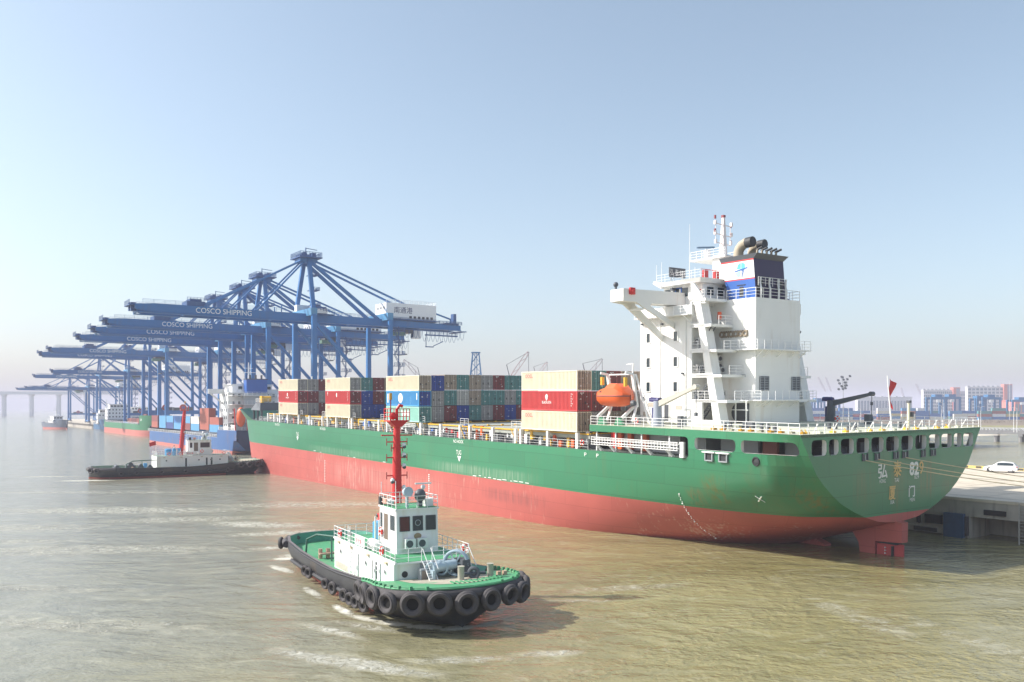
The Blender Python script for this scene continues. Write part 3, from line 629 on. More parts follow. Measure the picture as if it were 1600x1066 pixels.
# bridge and wheelhouse
wh = MB(HW, SX); wh.box(22.0, 28.6, 10.2, 22.6, 14.6, 17.35)
whm = wh.build('wheelhouse', ship)
for k in range(4): u = 22.9 + k * 1.5; g = MB(glass, SX); g.box(u, u + 1.05, 10.16, 10.3, 15.9, 17.0); g.build('window', whm)
for k in range(6): v = 11.0 + k * 1.9; g = MB(glass, SX); g.box(21.95, 22.1, v, v + 1.1, 15.9, 16.9); g.build('window', whm)
for (u, w0, w1) in ((22.9, .4, 13.2), (27.3, 2.9, 13.2)): g = MB(white, SX); g.tube([(u, V0 - .09, w0), (u, V0 - .09, w1)], .05, 6); g.build('wall_pipe', dhm)
for (u, w) in ((30.5, 12.6), (26.9, 12.4), (30.4, 3.2), (27.2, 3.1), (23.4, 6.2)): g = MB(dgrey, SX); g.box(u - .12, u + .12, V0 - .3, V0, w, w + .22); g.build('wall_lamp', dhm)
for (u0, u1, w) in ((23.6, 24.6, 1.9), (28.2, 29.5, 2.2), (29.6, 30.4, 1.0)): g = MB(mat('patch_beige', (.52, .47, .40), .6), SX); g.box(u0, u1, V0 - .04, V0, w, w + .5); g.build('wall_plate', dhm)
for k in range(2): g = MB(blue, SX); g.box(25.4 + k * 1.0, 25.55 + k * 1.0, 10.1, 10.2, 14.7, 17.0); g.box(25.4, 26.55, 10.1, 10.2, 16.95, 17.1); g.build('door_frame', whm)
g = MB(HW, SX)
g.hexa([(21.4, 9.2, 17.35), (28.2, 9.2, 17.35), (28.2, 23.6, 17.35), (21.4, 23.6, 17.35), (21.1, 8.9, 17.85), (29.3, 9.1, 17.85), (29.3, 23.7, 17.85), (21.1, 23.9, 17.85)])
g.hexa([(28.0, 9.1, 17.1), (29.4, 9.0, 17.85), (29.4, 23.8, 17.85), (28.0, 23.7, 17.1), (28.0, 9.1, 17.9), (29.2, 9.0, 18.15), (29.2, 23.8, 18.15), (28.0, 23.7, 17.9)])
g.build('roof', whm)
g = MB(cleanwhite, SX); g.rail([(28.9, 9.2, 17.85), (21.4, 9.2, 17.85), (21.4, 9.9, 17.85)], 1.0, 1.4, .025); g.rail([(21.4, 12, 17.85), (21.4, 23.6, 17.85)], 1.0, 1.4, .03)
g.rail([(21.9, 8.6, 14.75), (20.2, 8.6, 15.2), (20.2, 12, 15.2)], 1.1, 1.3, .03); g.build('roof_rail', whm)
g = MB(dgrey, SX); g.box(25.9, 26.0, 8.5, 11.3, 18.35, 19.55); g.use(grey)
for v in (8.9, 10.9): g.box(26.0, 26.1, v - .05, v + .05, 17.85, 19.4)
nb = g.build('name_board', whm)
txt('弘 泰 829', 'lettering', NW, (-25.87, 9.9, 18.95), YV, ZV, 2.6, .85, nb)
for (v, m_) in ((10.3, red), (12.2, red)): g = MB(m_, SX); g.box(21.55, 21.9, v - .3, v + .45, 17.9, 18.8); g.tube([(21.6, v - .8, 18.9), (21.6, v + .9, 18.9)], .05); g.build('roof_locker', whm)
for (u, v, w) in ((21.3, 13.5, 17.0), (21.3, 16.5, 17.0), (20.6, 17.5, 17.1), (26.5, 9.7, 16.9)):
    g = MB(dgrey, SX); g.box(u - .2, u + .2, v - .35, v + .35, w - .15, w + .2); g.build('floodlight', whm)
g = MB(mat('lifebuoy_orange', (.75, .12, .04), .5), SX)
for (u, v, w) in ((22.0, 9.6, 15.6), (20.2, 11.2, 12.8)): g.box(u - .15, u + .1, v - .2, v + .25, w, w + .9)
g.build('fire_cabinet', ship)
# bridge wings
def wing(sg):
    m_ = (lambda v: v) if sg < 0 else (lambda v: 32.8 - v)
    g = MB(HW, SX)
    for (ua, ub) in ((24.85, 25.15), (26.85, 27.15)):
        P_ = [(0, 16.25), (10.4, 16.35), (10.4, 14.75), (4.6, 14.75), (4.2, 14.5), (8.35, 12.55), (8.35, 11.9), (3.2, 14.2), (2.1, 14.75), (0, 14.8)]
        if ua > 26: P_ = [(0, 16.25), (10.4, 16.35), (10.4, 14.75), (3.6, 14.75), (8.4, 11.2), (8.4, 10.4), (1.9, 14.6), (0, 14.8)]
        g.prism([(m_(a), b) for a, b in P_], 0, ua, ub)
    v0, v1 = sorted((m_(0), m_(10.2)))
    g.box(25.15, 26.85, v0, v1, 14.85, 15.05)
    e0, e1 = sorted((m_(-.02), m_(.12))); g.box(24.87, 27.13, e0, e1, 14.82, 16.24)
    g.bar((25, m_(3.1), 14.0), (27, m_(3.1), 14.0), .5, .25); g.build('bridge_wing', ship)
    c = MB(red, SX); c.tube([(24.8, m_(1.25), 16.0), (24.4, m_(1.25), 15.95)], [.45, .2], 12); c.box(24.6, 24.86, m_(1.25) - .4, m_(1.25) + .4, 15.6, 16.4); c.build('side_light', ship)
    c = MB(dgrey, SX); c.ball((26.8, m_(.5), 16.9), .32, 10, 6); c.box(26.7, 26.9, m_(.5) - .1, m_(.5) + .1, 16.2, 16.7); c.build('searchlight', ship, 40)
wing(-1); wing(1)
g = MB(HW, SX); g.box(21.6, 31.0, 7.3, 8.39, 13.3, 13.42); g.build('side_walkway', ship)
g = MB(cleanwhite, SX); g.rail([(31, 7.35, 13.42), (21.7, 7.35, 13.42)], 1.05, 1.2, .03); g.bar((22.5, 7.4, 13.3), (22.0, 8.4, 12.3), .1); g.bar((28, 7.4, 13.3), (28, 8.4, 12.3), .1); g.build('walkway_rail', ship)
g = MB(white, SX); g.prism([(22.3, 14.6), (19.9, 14.6), (20.8, 16.0), (21.9, 17.2), (22.3, 17.2)], 1, 8.5, 8.75); g.build('wing_gusset', ship)
# radar mast platform, signal mast, aerials
g = MB(HW, SX); g.prism([(24.4, 17.85), (22.0, 17.85), (22.6, 20.9), (24.4, 20.9)], 1, 14.6, 18.2); g.box(22.0, 28.0, 14.2, 18.6, 20.9, 21.1); g.build('radar_mast', ship)
g = MB(cleanwhite, SX); g.rail([(22.1, 14.3, 21.1), (27.9, 14.3, 21.1), (27.9, 18.5, 21.1), (22.1, 18.5, 21.1)], 1.0, 1.0, .03); g.build('mast_rail', ship)
pinkish = mat('mast_white_red', (.78, .70, .69), .5)
g = MB(pinkish, SX); g.hexa([(24.7, 16.0, 21), (23.9, 16.0, 21), (23.9, 16.8, 21), (24.7, 16.8, 21), (24.45, 16.25, 26.3), (24.15, 16.25, 26.3), (24.15, 16.55, 26.3), (24.45, 16.55, 26.3)])
for w, l in ((25.3, 1.5), (24.0, 1.5), (22.9, 1.4)):
    g.bar((24.3, BB - l, w + .15), (24.3, BB + l, w - .05), .1)
    for s in (-1, 1): g.box(24.15, 24.45, BB + s * l - .12, BB + s * l + .12, w, w + .5)
g.bar((24.3, BB - 1.4, 23), (24.3, BB - 1.4, 25.4), .06); g.bar((24.3, BB + 1.3, 22.9), (24.3, BB + 1.3, 25.2), .06); g.build('signal_mast', ship)
g = MB(mat('lamp_red_dark', (.25, .05, .06), .5), SX)
for w in (26.2, 24.5): g.box(24.2, 24.4, BB - 1.62, BB - 1.42, w - .2, w + .25)
for w in (25.1, 24.2, 23.3): g.box(24.22, 24.38, BB + 1.3, BB + 1.46, w, w + .2)
g.box(24.1, 24.5, BB - .2, BB + .2, 26.3, 26.6); g.build('mast_light', ship)
g = MB(cleanwhite, SX); g.ball((27.0, BB, 22.2), .5, 10, 6); g.box(26.7, 27.3, BB - .3, BB + .3, 21.1, 22.2); g.use(mat('scanner_blue_grey', (.12, .2, .3), .4)); g.bar((27.0, BB - 1.9, 22.65), (27.0, BB + 1.3, 23.0), .16, .22); g.build('radar_scanner', ship)
for (u, v, w0, w1) in ((25.8, 11.9, 17.85, 25.2), (28.2, 9.4, 17.85, 20.5), (28.9, 9.2, 17.85, 20.2), (26.2, 13.3, 17.85, 20)):
    g = MB(cleanwhite, SX); g.tube([(u, v, w0), (u, v, w1)], [.05, .025], 5); g.build('whip_aerial', ship)
# lifeboat davits and deck cranes
g = MB(cleanwhite, SX)
for u in (26.6, 31.2):
    g.bar((u, 1.4, 0.9), (u - .2, 3.3, 2.4), .25, .35); g.bar((u - 1.6, 1.6, .5), (u - .6, 3.2, 2.4), .22, .3)
    g.bar((u - .4, 3.4, 2.2), (u - .2, 2.9, 6.2), .3, .4); g.bar((u - .2, 2.9, 6.2), (u, 1.9, 6.4), .25, .3)
g.bar((26.3, 3.0, 6.2), (31.0, 3.0, 6.2), .16); g.bar((26.3, 3.3, 6.2), (24.2, 3.5, .4), .14, .2); g.bar((26.4, 2.9, 6.2), (26.3, 2.9, 7.5), .15); g.bar((26.3, 2.9, 7.5), (27.5, 2.9, 7.4), .1)
g.ladder((25.6, 3.6, 4), (24.0, 3.8, .2), .6, (0, 1, 0), None, .035); g.use(yellow); g.box(30.6, 30.9, 1.6, 2.0, 4.9, 5.9); g.box(26.35, 26.6, 1.6, 2.0, 4.7, 5.8)
g.use(GREEN); g.prism([(31, .02), (29.4, .02), (30, .9), (30.6, .9)], 1, 1.2, 1.6); g.prism([(27.9, .02), (26.2, .02), (26.8, .9), (27.4, .9)], 1, 1.2, 1.6); g.build('lifeboat_davit', ship)
def crane(u, v, ang, L_, el_, m_, mj):
    g = MB(m_, SX); g.tube([(u, v, 0), (u, v, .9)], [.8, .75], 12); g.tube([(u, v, .9), (u, v, 3.0)], [.55, .5], 12)
    g.use(navy); g.box(u + .1, u + 1.2, v - .25, v + .25, 2.9, 3.35); g.tube([(u - .3, v, 3.1), (u + 1.1, v, 3.15)], .28, 8); g.box(u + .5, u + .75, v - .2, v + .2, .8, 2.2)
    c_ = g.build('crane_pedestal', ship, 40)
    d_ = Vector((-cos(ang) * cos(el_), sin(ang) * cos(el_), sin(el_))); p0 = Vector((u, v, 2.55)); p1 = p0 + d_ * L_
    j = MB(mj, SX)
    sd = Vector((0, 1, 0)); j.hexa([p0 - sd * .3 - Vector((0, 0, .35)), p0 + sd * .3 - Vector((0, 0, .35)), p1 + sd * .18 - Vector((0, 0, .18)), p1 - sd * .18 - Vector((0, 0, .18)), p0 - sd * .3 + Vector((0, 0, .35)), p0 + sd * .3 + Vector((0, 0, .35)), p1 + sd * .18 + Vector((0, 0, .18)), p1 - sd * .18 + Vector((0, 0, .18))])
    j.tube([p1 - sd * .3, p1 + sd * .3], .3, 10); j.build('crane_jib', c_)
    h = MB(dgrey, SX); h.bar(p1, p1 - Vector((0, 0, 3.0)), .06); h.box(p1.x - .12, p1.x + .12, p1.y - .12, p1.y + .12, p1.z - 1.4, p1.z - 1.0); h.box(p1.x - .15, p1.x + .15, p1.y - .15, p1.y + .15, p1.z - 3.3, p1.z - 2.9); h.build('hoist_rope', c_)
crane(22.2, 3.0, R(4), 6.1, R(20), mat('crane_grey', (.33, .36, .42), .5), mat('jib_beige', (.52, .49, .43), .6)); crane(16.5, 28.0, R(3), 5.7, R(13), dgrey, dgrey)
# deck gear on the poop: bollards and yellow chocks, lockers, ensign staff and stern light post
for i in range(34):
    side_ = i % 2; u = .9 + (i // 2) * 1.25 if i < 20 else .8; v = 1.6 if i < 20 else 2 + (i - 20) * 2.1
    g = MB(yellow if i % 3 else cream, SX); g.box(u - .2, u + .25, v - .25, v + .25, .02, .2); g.bar((u, v, .15), (u + .25, v + .1, .4), .1); g.build('deck_fitting', ship)
for (u, v) in ((5, 2.6), (8, 5.2), (12, 4.0), (2.2, 12), (2.6, 22), (6, 14)):
    g = MB(dgrey, SX); g.tube([(u, v, .02), (u, v, .7)], .22, 8); g.tube([(u + .8, v, .02), (u + .8, v, .7)], .22, 8); g.build('bollard', ship)
for (u, v, a, b, c, m_) in ((18.8, 3.3, .5, .5, 1.3, dgrey), (11.2, 28, .7, .7, 1.3, dgrey), (8.6, 22, 1, .8, .5, grey), (13, 8.2, 1.4, .6, .7, dgrey), (19.8, 5, .4, .4, 1.2, grey), (28.2, 5, 1.2, .8, 1.2, grey)):
    g = MB(m_, SX); g.box(u - a / 2, u + a / 2, v - b / 2, v + b / 2, .02, c); g.build('deck_locker', ship)
g = MB(cleanwhite, SX); g.tube([(.6, 16.0, 0), (1.2, 16.0, 5.8)], [.09, .04], 6); g.build('ensign_staff', ship)
g = MB(mat('post_cream', (.66, .64, .50), .5), SX); g.tube([(.8, 19.4, 0), (.8, 19.4, 3.0)], .16, 8); g.use(dgrey); g.box(.6, 1.0, 19.2, 19.6, 2.9, 3.15); g.box(.5, .9, 19.6, 19.9, 1.4, 1.9); g.build('stern_light_post', ship)
# the things carried by the ship: lifeboat, lifebuoys, ensign
lb = thing('lifeboat', 'orange enclosed lifeboat hanging in the davits beside the white deckhouse', 'lifeboat', matrix=SHIPM)
hl = MB(orange, SX); cl = MB(orange, SX); N_ = 14
us = [lerp(31.3, 25.7, i / N_) for i in range(N_ + 1)]
def lbw(t): return 1.42 * (max(0, 1 - abs(2 * t - 1) ** 4.5)) ** .7 + .08
LBV = 1.9; rg = []; rc = []
for i, u in enumerate(us):
    t = i / N_; w_ = lbw(t); zb = 2.25 + .55 * abs(2 * t - 1) ** 5; zt = 4.9 - .8 * abs(2 * t - 1) ** 4 if t < .55 else 4.9
    rg.append([(u, LBV - w_, 3.55), (u, LBV - w_ * .93, 3.0), (u, LBV - w_ * .5, zb + .15), (u, LBV, zb), (u, LBV + w_ * .5, zb + .15), (u, LBV + w_ * .93, 3.0), (u, LBV + w_, 3.55)])
    tp = 3.6 + table(t, [(0, .1), (.1, .65), (.36, .95), (.46, 1.5), (.74, 1.45), (.86, .85), (1, .12)])
    rc.append([(u, LBV - w_ * .98, 3.56), (u, LBV - w_ * .9, lerp(3.6, tp, .62)), (u, LBV - w_ * .55, tp), (u, LBV + w_ * .55, tp), (u, LBV + w_ * .9, lerp(3.6, tp, .62)), (u, LBV + w_ * .98, 3.56)])
hl.loft(rg); hl.use(dgrey); hl.loft([[(p[0][0], p[0][1] - .03, 3.5), (p[0][0], p[0][1] - .03, 3.6)] for p in rg]); hl.build('boat_hull', lb, 40)
cl.loft(rc); cl.build('canopy', lb, 18)
g = MB(dark, SX)
for u in (27.6, 28.6, 29.6): g.box(u - .16, u + .16, LBV - 1.37, LBV - 1.2, 3.95, 4.15)
g.build('porthole', lb)
g = MB(dgrey, SX); g.tube([(25.3, LBV, 2.7), (24.9, LBV, 2.7)], [.4, .3], 10); g.build('propeller_guard', lb)
def lifebuoy(M, p, n, label, group=None):
    r = thing('lifebuoy', label, 'lifebuoy', matrix=M, group=group)
    b = MB(mat('lifebuoy_red', (.75, .05, .03), .5), SX if M is SHIPM else None); b.torus(p, n, .29, .085, 18, 8)
    b.use(cleanwhite)
    p = Vector(p); n = Vector(n).normalized(); a = n.cross(Vector((0, 0, 1))).normalized()
    for t in range(4):
        e = a * cos(pi / 4 + t * pi / 2) + Vector((0, 0, 1)) * sin(pi / 4 + t * pi / 2); b.bar(p + e * .19, p + e * .39, .13, .2, n)
    b.build('ring', r, 60)
lifebuoy(SHIPM, (23.2, .55, .65), (0, 1, 0), 'red lifebuoy on the poop rail by the grey deck crane')
lifebuoy(SHIPM, (14.9, 27.0, .7), (1, .3, 0), 'red lifebuoy at the foot of the dark grey stern crane')
lifebuoy(SHIPM, (32.6, .1, -2.3), (0, 1, 0), 'red lifebuoy on the low side rail ahead of the stowed ladder')
fl = MB(red, SX); rows = []
for i in range(9):
    t = i / 8; rows.append([(.95 + .1 * k * .25 + .25 * sin(t * 5 + k) * t, 16.05 + t * (.95 - .5 * k / 6) + .1 * sin(k * 1.3), 5.5 - .38 * k - t * (.5 + .1 * k)) for k in range(7)])
fl.loft(rows); fo = fl.build('ensign_flag', None, 60); fo.matrix_world = SHIPM; tag(fo, 'red flag drooping from the white staff on the stern of the big ship', 'flag')
# ---------------------------------------------------------------- containers on the big ship
CCOL = {'cream': (.78, .72, .56), 'red': (.60, .07, .07), 'mint': (.42, .72, .62), 'sky blue': (.09, .36, .66), 'blue': (.03, .07, .33), 'maroon': (.22, .045, .045),
        'teal': (.10, .26, .25), 'tan': (.38, .31, .24), 'grey': (.34, .33, .32), 'pale grey': (.48, .48, .45)}
def cmat(c): return mat('container_' + c.replace(' ', '_'), CCOL[c], .55, var=.13, scale=.9, streak=.5, streakcol=(.30, .20, .14) if c not in ('cream', 'mint') else (.50, .40, .27))
CL, CW, CH = 12.2, 2.37, 2.56
_shell = {}; _door = {}
pale = mat('container_label', (.62, .62, .60), .6)
def shell_mesh(c):
    if c in _shell: return _shell[c]
    m = cmat(c); b = MB(m); L, W, H = CL, CW, CH; p = .16
    for x in (-p, -L):
        for y in (0, W - p): b.box(x, x + p, y, y + p, 0, H)
    for y in (0, W - .1):
        b.box(-L + p, -p, y, y + .1, 0, .16); b.box(-L + p, -p, y, y + .1, H - .12, H)
    for z in (0, H - .14): b.box(-L, -L + .1, p, W - p, z, z + .14)
    for x in (-.1,): b.box(x, x + .1, p, W - p, 0, .14); b.box(x, x + .1, p, W - p, H - .12, H)
    b.quad((-L + .05, .05, H - .03), (-.05, .05, H - .03), (-.05, W - .05, H - .03), (-L + .05, W - .05, H - .03))
    b.quad((-L + .05, .05, .1), (-.05, .05, .1), (-.05, W - .05, .1), (-L + .05, W - .05, .1))
    b.quad((-L + .06, p, .1), (-L + .06, W - p, .1), (-L + .06, W - p, H - .1), (-L + .06, p, H - .1))
    n = 42; st = (L - 2 * p) / n
    for y, s in ((.02, 1), (W - .02, -1)):
        xs = []
        for i in range(n):
            x = -L + p + i * st; xs += [(x, 0), (x + st * .3, 0), (x + st * .5, .075), (x + st * .8, .075)]
        xs.append((-p, 0)); b.loft([[(x, y + s * d, .16), (x, y + s * d, H - .12)] for x, d in xs])
    o = b.build('shell'); _shell[c] = o.data; bpy.data.objects.remove(o); return _shell[c]
def door_mesh(c, var):
    if (c, var) in _door: return _door[c, var]
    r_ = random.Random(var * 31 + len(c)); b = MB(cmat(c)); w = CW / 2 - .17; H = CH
    b.box(-.07, -.02, 0, w, .15, H - .13)
    for k in range(4): z = .3 + k * .55; b.box(-.02, .005, .05, w - .05, z, z + .32)
    b.use(mat('door_gap', (.02, .02, .022), .8)); b.box(-.02, .008, -.035, .02, .1, H - .1); b.box(-.02, .008, w - .02, w + .03, .1, H - .1)
    b.use(mat('lock_rod_' + c.replace(' ', '_'), tuple(x * .42 + .02 for x in CCOL[c]), .5, .3))
    for y in (w * .28, w * .74):
        b.box(0, .05, y - .035, y + .035, .05, H - .03); b.box(0, .07, y - .09, y + .09, .35, .43); b.box(0, .07, y - .09, y + .09, 2.1, 2.18)
        b.box(.02, .09, y - .12, y + .12, .95, 1.02)
    b.use(pale)
    for k in range(r_.choice([2, 3, 5])):
        y = r_.uniform(.1, w - .35); z = r_.choice([.5, .9, 1.5, 1.8, 2.1, 2.25]); b.box(.006, .012, y, y + r_.uniform(.12, .3), z, z + r_.uniform(.07, .2))
    if var % 3 == 0: b.use(dark); b.box(.006, .014, w * .1, w * .1 + .22, .9, 1.25)
    o = b.build('door'); _door[c, var] = o.data; bpy.data.objects.remove(o); return _door[c, var]
ORD = ['nearest', 'second', 'third', 'fourth', 'fifth', 'sixth', 'seventh', 'eighth', 'ninth', 'tenth']
def ship_container(c, u, v, w, label, dc=None):
    M = SHIPM @ Matrix.Translation((-u, v, w)); r = thing('shipping_container', label, 'container', matrix=M, group='containers stacked on the green ship')
    s = bpy.data.objects.new('shell', shell_mesh(c)); col.objects.link(s); s.parent = r
    va = rnd.randrange(6)
    for k in range(2):
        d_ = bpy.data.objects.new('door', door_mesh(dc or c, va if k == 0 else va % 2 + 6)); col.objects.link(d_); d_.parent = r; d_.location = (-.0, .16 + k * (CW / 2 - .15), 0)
    return r
BAYS = {4: (33.6, 'bay beside the deckhouse', ['cream red cream', 'teal maroon grey', 'maroon maroon tan', 'tan grey tan', 'tan grey grey', 'grey teal tan']),
        3: (75.6, 'broad middle bay', ['cream,sky blue,mint', 'blue grey grey', 'tan teal maroon', 'teal pale_grey blue', 'tan tan teal', 'grey teal grey', 'maroon teal maroon', 'teal grey blue', 'teal teal maroon', 'grey blue tan']),
        2: (103.6, 'second bay from the bow', ['cream red cream', 'teal blue blue', 'maroon maroon blue', 'tan teal maroon', 'grey tan grey']),
        1: (131.6, 'foremost bay', ['cream red cream', 'grey maroon grey', 'maroon grey maroon', 'grey tan teal'])}
WB = -1.06; TZ = 2.64; PITCH = 2.47
DIM = {('cream', 1): 'grey', }
for k, (u, bn, rows) in BAYS.items():
    for i, rw in enumerate(rows):
        cs_ = rw.split(',') if ',' in rw else [x.replace('_', ' ') for x in rw.split()]
        for t, c in enumerate(cs_):
            w = WB + (2 - t) * TZ + (.16 if i > 1 and k == 3 else 0)
            lb_ = '%s container, %s tier, %s stack from the near side, %s' % (c, ['top', 'middle', 'bottom'][t], ORD[i], bn)
            r = ship_container(c, u, .05 + i * PITCH, w, lb_, {'sky blue': 'blue', 'mint': 'teal', 'cream': 'tan' if k > 2 else 'grey', 'red': 'maroon'}.get(c))  # shade of the aft end painted in: doors darker than the container's sides
            if i == 0:
                RL = mat('logo_red', (.62, .03, .05), .6)
                if c == 'cream': txt('OOCL', 'lettering', RL, (-CL + 1.75, .012, CH - .62), (1, 0, 0), ZV, 1.7, .46, r)
                if c == 'cream':
                    g = MB(mat('faded_marking', (.55, .42, .35), .7)); [g.box(-1.0, -.9, .008, .015, CH - .6 - q * .3, CH - .5 - q * .3) for q in range(3)]; g.build('number_marking', r)
                if c == 'red':
                    g = MB(NW); g.quad(*[(-CL * .53 + .28 * cos(a_) * (1 if sin(a_) > 0 else .75), .012, 1.75 + .42 * sin(a_)) for a_ in [i_ * pi / 8 for i_ in range(16)]]); g.use(dark if False else cmat('red')); g.box(-CL * .53 - .07, -CL * .53 + .07, .004, .010, 1.75, 1.95); g.build('emblem', r)
                    txt('BLACKLION' if k != 2 else 'F', 'lettering', NW, (-CL * .53 if k != 2 else -CL + 1.2, .012, 1.08 if k != 2 else 2.0), (1, 0, 0), ZV, 2.0 if k != 2 else .3, .34 if k != 2 else .8, r)
                    g = MB(NW)
                    for q in range(6): g.box(-1.25, -1.17, .008, .014, .6 + q * .3, .78 + q * .3); q % 2 and g.box(-1.0, -.9, .008, .014, .6 + q * .3, .7 + q * .3)
                    g.build('number_marking', r)
                if c == 'sky blue':
                    g = MB(NW); g.quad(*[(-CL * .55 + .82 * cos(a_), .012, 1.35 + .82 * sin(a_)) for a_ in [i_ * pi / 14 for i_ in range(28)]]); g.use(cmat('sky blue')); g.box(-CL * .55 - .5, -CL * .55 + .5, .004, .010, 1.8, 1.87); g.box(-CL * .55 - .5, -CL * .55 + .5, .004, .010, .83, .9)
                    g.use(NW); g.box(-CL + .5, -CL + .85, .006, .012, .5, 2.1); g.box(-.85, -.6, .006, .012, 1.1, 2.2); g.use(mat('faded_blue_panel', (.04, .2, .42), .6)); g.box(-3.1, -2.7, .006, .012, .2, 1.7); g.build('emblem', r)
                    txt('UTC', 'lettering', cmat('sky blue'), (-CL * .55, .006, 1.35), (1, 0, 0), ZV, 1.1, .55, r, .03)
                if c == 'mint': txt('WHI', 'lettering', NW, (-CL * .40, .012, 1.35), (1, 0, 0), ZV, 3.0, 1.0, r, .05)
# ---------------------------------------------------------------- mooring lines and quay
CONC = mat('pale_concrete', (.60, .53, .42), .85, var=.22, scale=.35, streak=.35, streakcol=(.25, .2, .15), bump=.3)
CONW = mat('wet_concrete', (.42, .385, .335), .85, var=.3, scale=.5, streak=.5, streakcol=(.07, .06, .05), bump=.4)
def vb(b, f): b.xf = f; return b
QF = lambda p: berth(p[0], p[1], p[2])              # (u, v, z) along the berth
q = MB(CONC, QF); QZ = 4.7
q.quad((-120, 35.6, QZ), (40, 35.6, QZ), (40, 90, QZ), (-120, 90, QZ)); q.quad((40, 36.5, QZ), (900, 36.5, QZ), (900, 300, QZ), (125, 300, QZ), (125, 90, QZ), (40, 90, QZ))
q.use(CONW); q.quad((40, 36.5, QZ - 1.2), (900, 36.5, QZ - 1.2), (900, 36.5, QZ), (40, 36.5, QZ)); q.quad((40, 38, -1), (900, 38, -1), (900, 38, QZ - 1.2), (40, 38, QZ - 1.2))
q.use(mat('quay_joint', (.22, .19, .15), .9))
for u in range(-114, 40, 9): q.quad((u, 35.6, QZ + .004), (u + .12, 35.6, QZ + .004), (u + .12, 89.4, QZ + .004), (u, 89.4, QZ + .004))
for v in (46, 56.5, 67, 78): q.quad((-120, v, QZ + .008), (40, v, QZ + .008), (40, v + .12, QZ + .008), (-120, v + .12, QZ + .008))
q.use(mat('crane_rail_steel', (.12, .09, .07), .6))
for v in (39.0, 66.2): q.quad((-120, v, QZ + .012), (40, v, QZ + .012), (40, v + .25, QZ + .012), (-120, v + .25, QZ + .012))
struct(q.build('quay'))
# quay front: a deep beam on piers with dark openings
q = MB(CONW, QF); q.box(-120, 40, 35.5, 36.3, 2.6, QZ - .02); q.box(-120, 40, 41, 41.5, -1, 3); q.use(CONC)
q.box(-120, 40, 35.42, 35.5, QZ - .25, QZ + .1)
q.use(CONW)
for u in (3.6, -6.0, -17, -28, 16): q.box(u - 1.0, u + 1.0, 35.5, 40, -1, 2.6)
q.box(5.2, 14.5, 35.55, 36, .9, 2.6); q.box(5.2, 14.5, 35.2, 36.4, .2, .9)
q.use(mat('rubber_strip', (.02, .02, .022), .8)); q.box(-1.6, .9, 35.3, 35.5, 3.0, 3.6); q.box(6.5, 9.5, 35.1, 35.2, .3, .8); q.box(8.8, 9.2, 35.2, 35.55, 1.2, 2.3); q.box(6.0, 8.2, 35.3, 35.56, 1.3, 2.4)
tag(q.build('quay_wall'), 'weathered concrete quay wall with dark openings beneath, astern of the green ship', 'wall')
f = MB(mat('fender_blue', (.035, .09, .18), .6, var=.25, scale=1.5), QF); f.box(3.0, 5.4, 34.6, 35.2, -.2, 2.9); f.use(black); f.tube([(4.2, 35.0, 1.3), (4.2, 35.6, 1.3)], .8, 14); f.box(2.7, 2.95, 34.9, 35.4, .3, 2.6)
tag(f.build('quay_fender'), 'blue panel fender hanging on the concrete quay wall behind the rudder', 'fender')
f = MB(mat('rubber_strip', (.02, .02, .022), .8), QF); f.box(-6.1, -5.3, 35.0, 35.48, -.5, 3.2); f.use(grey)
for z in (0, .9, 1.8, 2.7): f.box(-6.2, -6.1, 34.98, 35.1, z, z + .3); f.box(-5.3, -5.2, 34.98, 35.1, z, z + .3)
tag(f.build('rubber_fender'), 'upright black rubber fender strip on the quay pier right of the ladder', 'fender')
f = MB(mat('galvanised_steel', (.40, .39, .36), .5), QF); f.ladder((-3.6, 35.1, -.5), (-3.6, 35.1, QZ), .8, (1, 0, 0), 14, .07); f.bar((-3.2, 35.1, QZ), (-3.2, 35.1, QZ - 2.2), .1); f.bar((-4, 35.1, QZ), (-4, 35.1, QZ - 2.2), .1)
tag(f.build('quay_ladder'), 'steel ladder down the concrete quay wall at the right edge', 'ladder')
kc = MB(mat('kerb_yellow', (.62, .50, .16), .7, var=.2, scale=2), QF); kc.box(-120, 40, 89.4, 90, QZ, QZ + .45); kc.use(mat('kerb_dark', (.08, .07, .06), .7))
for i in range(70): u = -120 + i * 2.4; kc.box(u, u + 1.0, 89.36, 90.03, QZ + .08, QZ + .4)
tag(kc.build('quay_kerb'), 'yellow and black striped kerb along the far edge of the quay', 'kerb')
rope = mat('mooring_rope', (.62, .52, .33), .8); ropes = mat('dark_rope', (.36, .29, .2), .8)
def line(p, q, sag, lab, m_=rope, r=.045):
    p, q = Vector(p), Vector(q); b = MB(m_); n = 14
    b.tube([p.lerp(q, i / n) - Vector((0, 0, sag * 4 * (i / n) * (1 - i / n))) for i in range(n + 1)], r, 5); tag(b.build('mooring_line', None, 60), lab, 'rope', 'mooring lines from the stern to the quay')
sp_ = lambda v, w: SHIPM @ Vector((.1, v, w))
line(sp_(10.3, -2.85), berth(-19, 56, QZ + .3), 1.0, 'lowest mooring rope from the leftmost fairlead under the stern windows')
line(sp_(12.4, -2.8), berth(-19.3, 57, QZ + .3), .8, 'mooring rope from the second fairlead under the stern windows')
line(sp_(17.4, -2.85), berth(-14, 66, QZ + .3), .8, 'highest mooring rope, running from the fourth fairlead to the quay')
for i, (u, v) in enumerate([(-19, 56.5), (-14, 66.3)]):
    b = MB(dgrey); c = berth(u, v); b.tube([(c.x, c.y, QZ), (c.x, c.y, QZ + .5), (c.x, c.y, QZ + .6)], [.3, .28, .42], 10); tag(b.build('quay_bollard', None, 40), ['black bollard on the quay holding the two lower ropes', 'black bollard on the quay holding the highest rope'][i], 'bollard', 'quay bollards')
